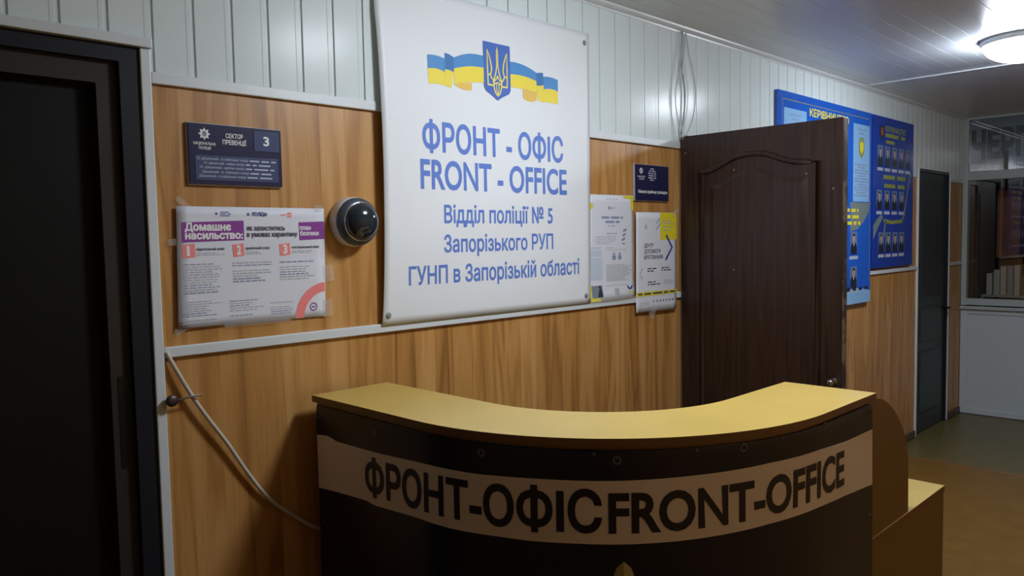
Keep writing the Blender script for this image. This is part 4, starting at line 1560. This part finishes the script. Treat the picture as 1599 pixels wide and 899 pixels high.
obj('swoosh', bm, 'board_swoosh', B1)
bm = NB()
lines(bm, 4.75, 5.335, [1.78], .022, wall_at(OB + .0012), 0, 0.0, .12, rng)
obj('yellow_print', bm, 'board_yellow', B1)
bm = NB()
lines(bm, 4.75, 5.350, [1.738], .022, wall_at(OB + .0012), 0, 0.0, .12, rng)
obj('yellow_print', bm, 'board_yellow', B1)
bm = NB()
lines(bm, 4.75, 5.368, [1.696], .022, wall_at(OB + .0012), 0, 0.0, .12, rng)
obj('yellow_print', bm, 'board_yellow', B1)
for r_, (zt, zb_) in enumerate(((1.640, 1.49), (1.410, 1.27))):
    for cx in (4.45, 4.73, 5.01, 5.262):
        portrait(B1, cx, zt, zb_, .115, OB)
        name_strip(B1, cx - .07, cx + .072, zb_ - .034, zb_ - .012, OB)
bm = NB()
flat(bm, [(4.184, 1.158), (5.551, 1.158), (5.551, 1.235), (5.35, 1.262), (5.0, 1.245), (4.6, 1.262), (4.184, 1.24)], w, 0)
for x in frange(4.25, 5.45, 13):
    hh = .012 + .016 * rng.random()
    rect(bm, x, x + .055, 1.246, 1.246 + hh, wall_at(OB + .0012), 1)
obj('skyline', bm, ['board_pale', 'uniform'], B1)

B2 = empty('information_board', (5.98, -.02, 1.382), 'narrower deep blue board with rows of portraits beside the far door', 'notice board')
bm = NB()
box(bm, 5.580, 6.385, -.0135, -OB, 1.382, 2.442, 0)
obj('panel', bm, 'board_navy', B2)
bm = text('КЕРІВНИЦТВО', 5.807, 6.22, 2.345, .036, w, .03, res=2)
obj('lettering', bm, 'board_olive', B2)
bm = NB()
lines(bm, 5.807, 6.22, [2.318], .028, w, 0, 0.0, .2, rng)
obj('yellow_print', bm, 'board_olive', B2)
bm = NB()
lines(bm, 5.82, 5.99, [2.272], .024, w, 0, 0.0, .2, rng)
obj('yellow_print', bm, 'board_olive', B2)
bm = NB()
lines(bm, 5.776, 6.213, [2.023], .028, w, 0, 0.0, .2, rng)
obj('yellow_print', bm, 'board_olive', B2)
bm = NB()
lines(bm, 5.792, 6.203, [1.962], .028, w, 0, 0.0, .2, rng)
obj('yellow_print', bm, 'board_olive', B2)
bm = NB()
flat(bm, [(5.705, 2.375), (5.785, 2.375), (5.785, 2.315), (5.745, 2.275), (5.705, 2.315)], w, 0)
flat(bm, [(5.72, 2.365), (5.77, 2.365), (5.77, 2.322), (5.745, 2.297), (5.72, 2.322)], wall_at(OB + .0012), 1)
obj('unit_crest', bm, ['uniform', 'cabinet'], B2)
for (xs, zt, zb_) in (([5.715, 5.852, 5.989, 6.126, 6.263], 2.242, 2.100), ([5.705, 5.85, 5.995, 6.14], 1.930, 1.795), ([5.748, 5.882, 6.016, 6.150], 1.632, 1.490)):
    for cx in xs:
        portrait(B2, cx, zt, zb_, .105, OB)
        name_strip(B2, cx - .054, cx + .054, zb_ - .036, zb_ - .014, OB)
bm = NB()
stroke(bm, [(5.80, 1.60), (5.815, 1.68), (5.83, 1.715)], .02, w); stroke(bm, [(5.79, 1.715), (5.95, 1.702), (6.15, 1.712)], .026, w)
stroke(bm, [(6.15, 1.70), (6.20, 1.76), (6.27, 1.95), (6.33, 2.07)], .018, w)
obj('ribbon_motif', bm, 'board_olive', B2)
bm = NB()
flat(bm, [(5.60, 1.58), (5.68, 1.66), (5.78, 1.74), (5.74, 1.76), (5.66, 1.72), (5.60, 1.68)], wall_at(OB + .0003))
obj('swoosh', bm, 'board_swoosh', B2)

# ------------------------------------------------------------------ ceiling lamps
def lamp(x, y, label):
    t = empty('ceiling_lamp', (x, y, CEIL), label, 'ceiling light', 'round lamps along the corridor ceiling')
    bm = NB()
    lathe(bm, [(0, 0), (.203, 0), (.206, .012), (.200, .028), (.190, .032), (0, .032)], (x, y, CEIL), (0, 0, -1), seg=48)
    obj('base_ring', bm, 'lamp_base', t)
    bm = NB()
    prof = [(.190 * math.cos(a), .033 + .088 * math.sin(a)) for a in frange(0, PI / 2, 12)]
    prof[-1] = (0, .121)
    lathe(bm, prof, (x, y, CEIL), (0, 0, -1), seg=48)
    obj('diffuser', bm, 'lamp', t, smooth=True)
    return t
lamp(4.78, -1.085, 'lit round ceiling lamp glaring white near the far boards')
lamp(1.97, -1.22, 'lit round ceiling lamp above the reception counter')
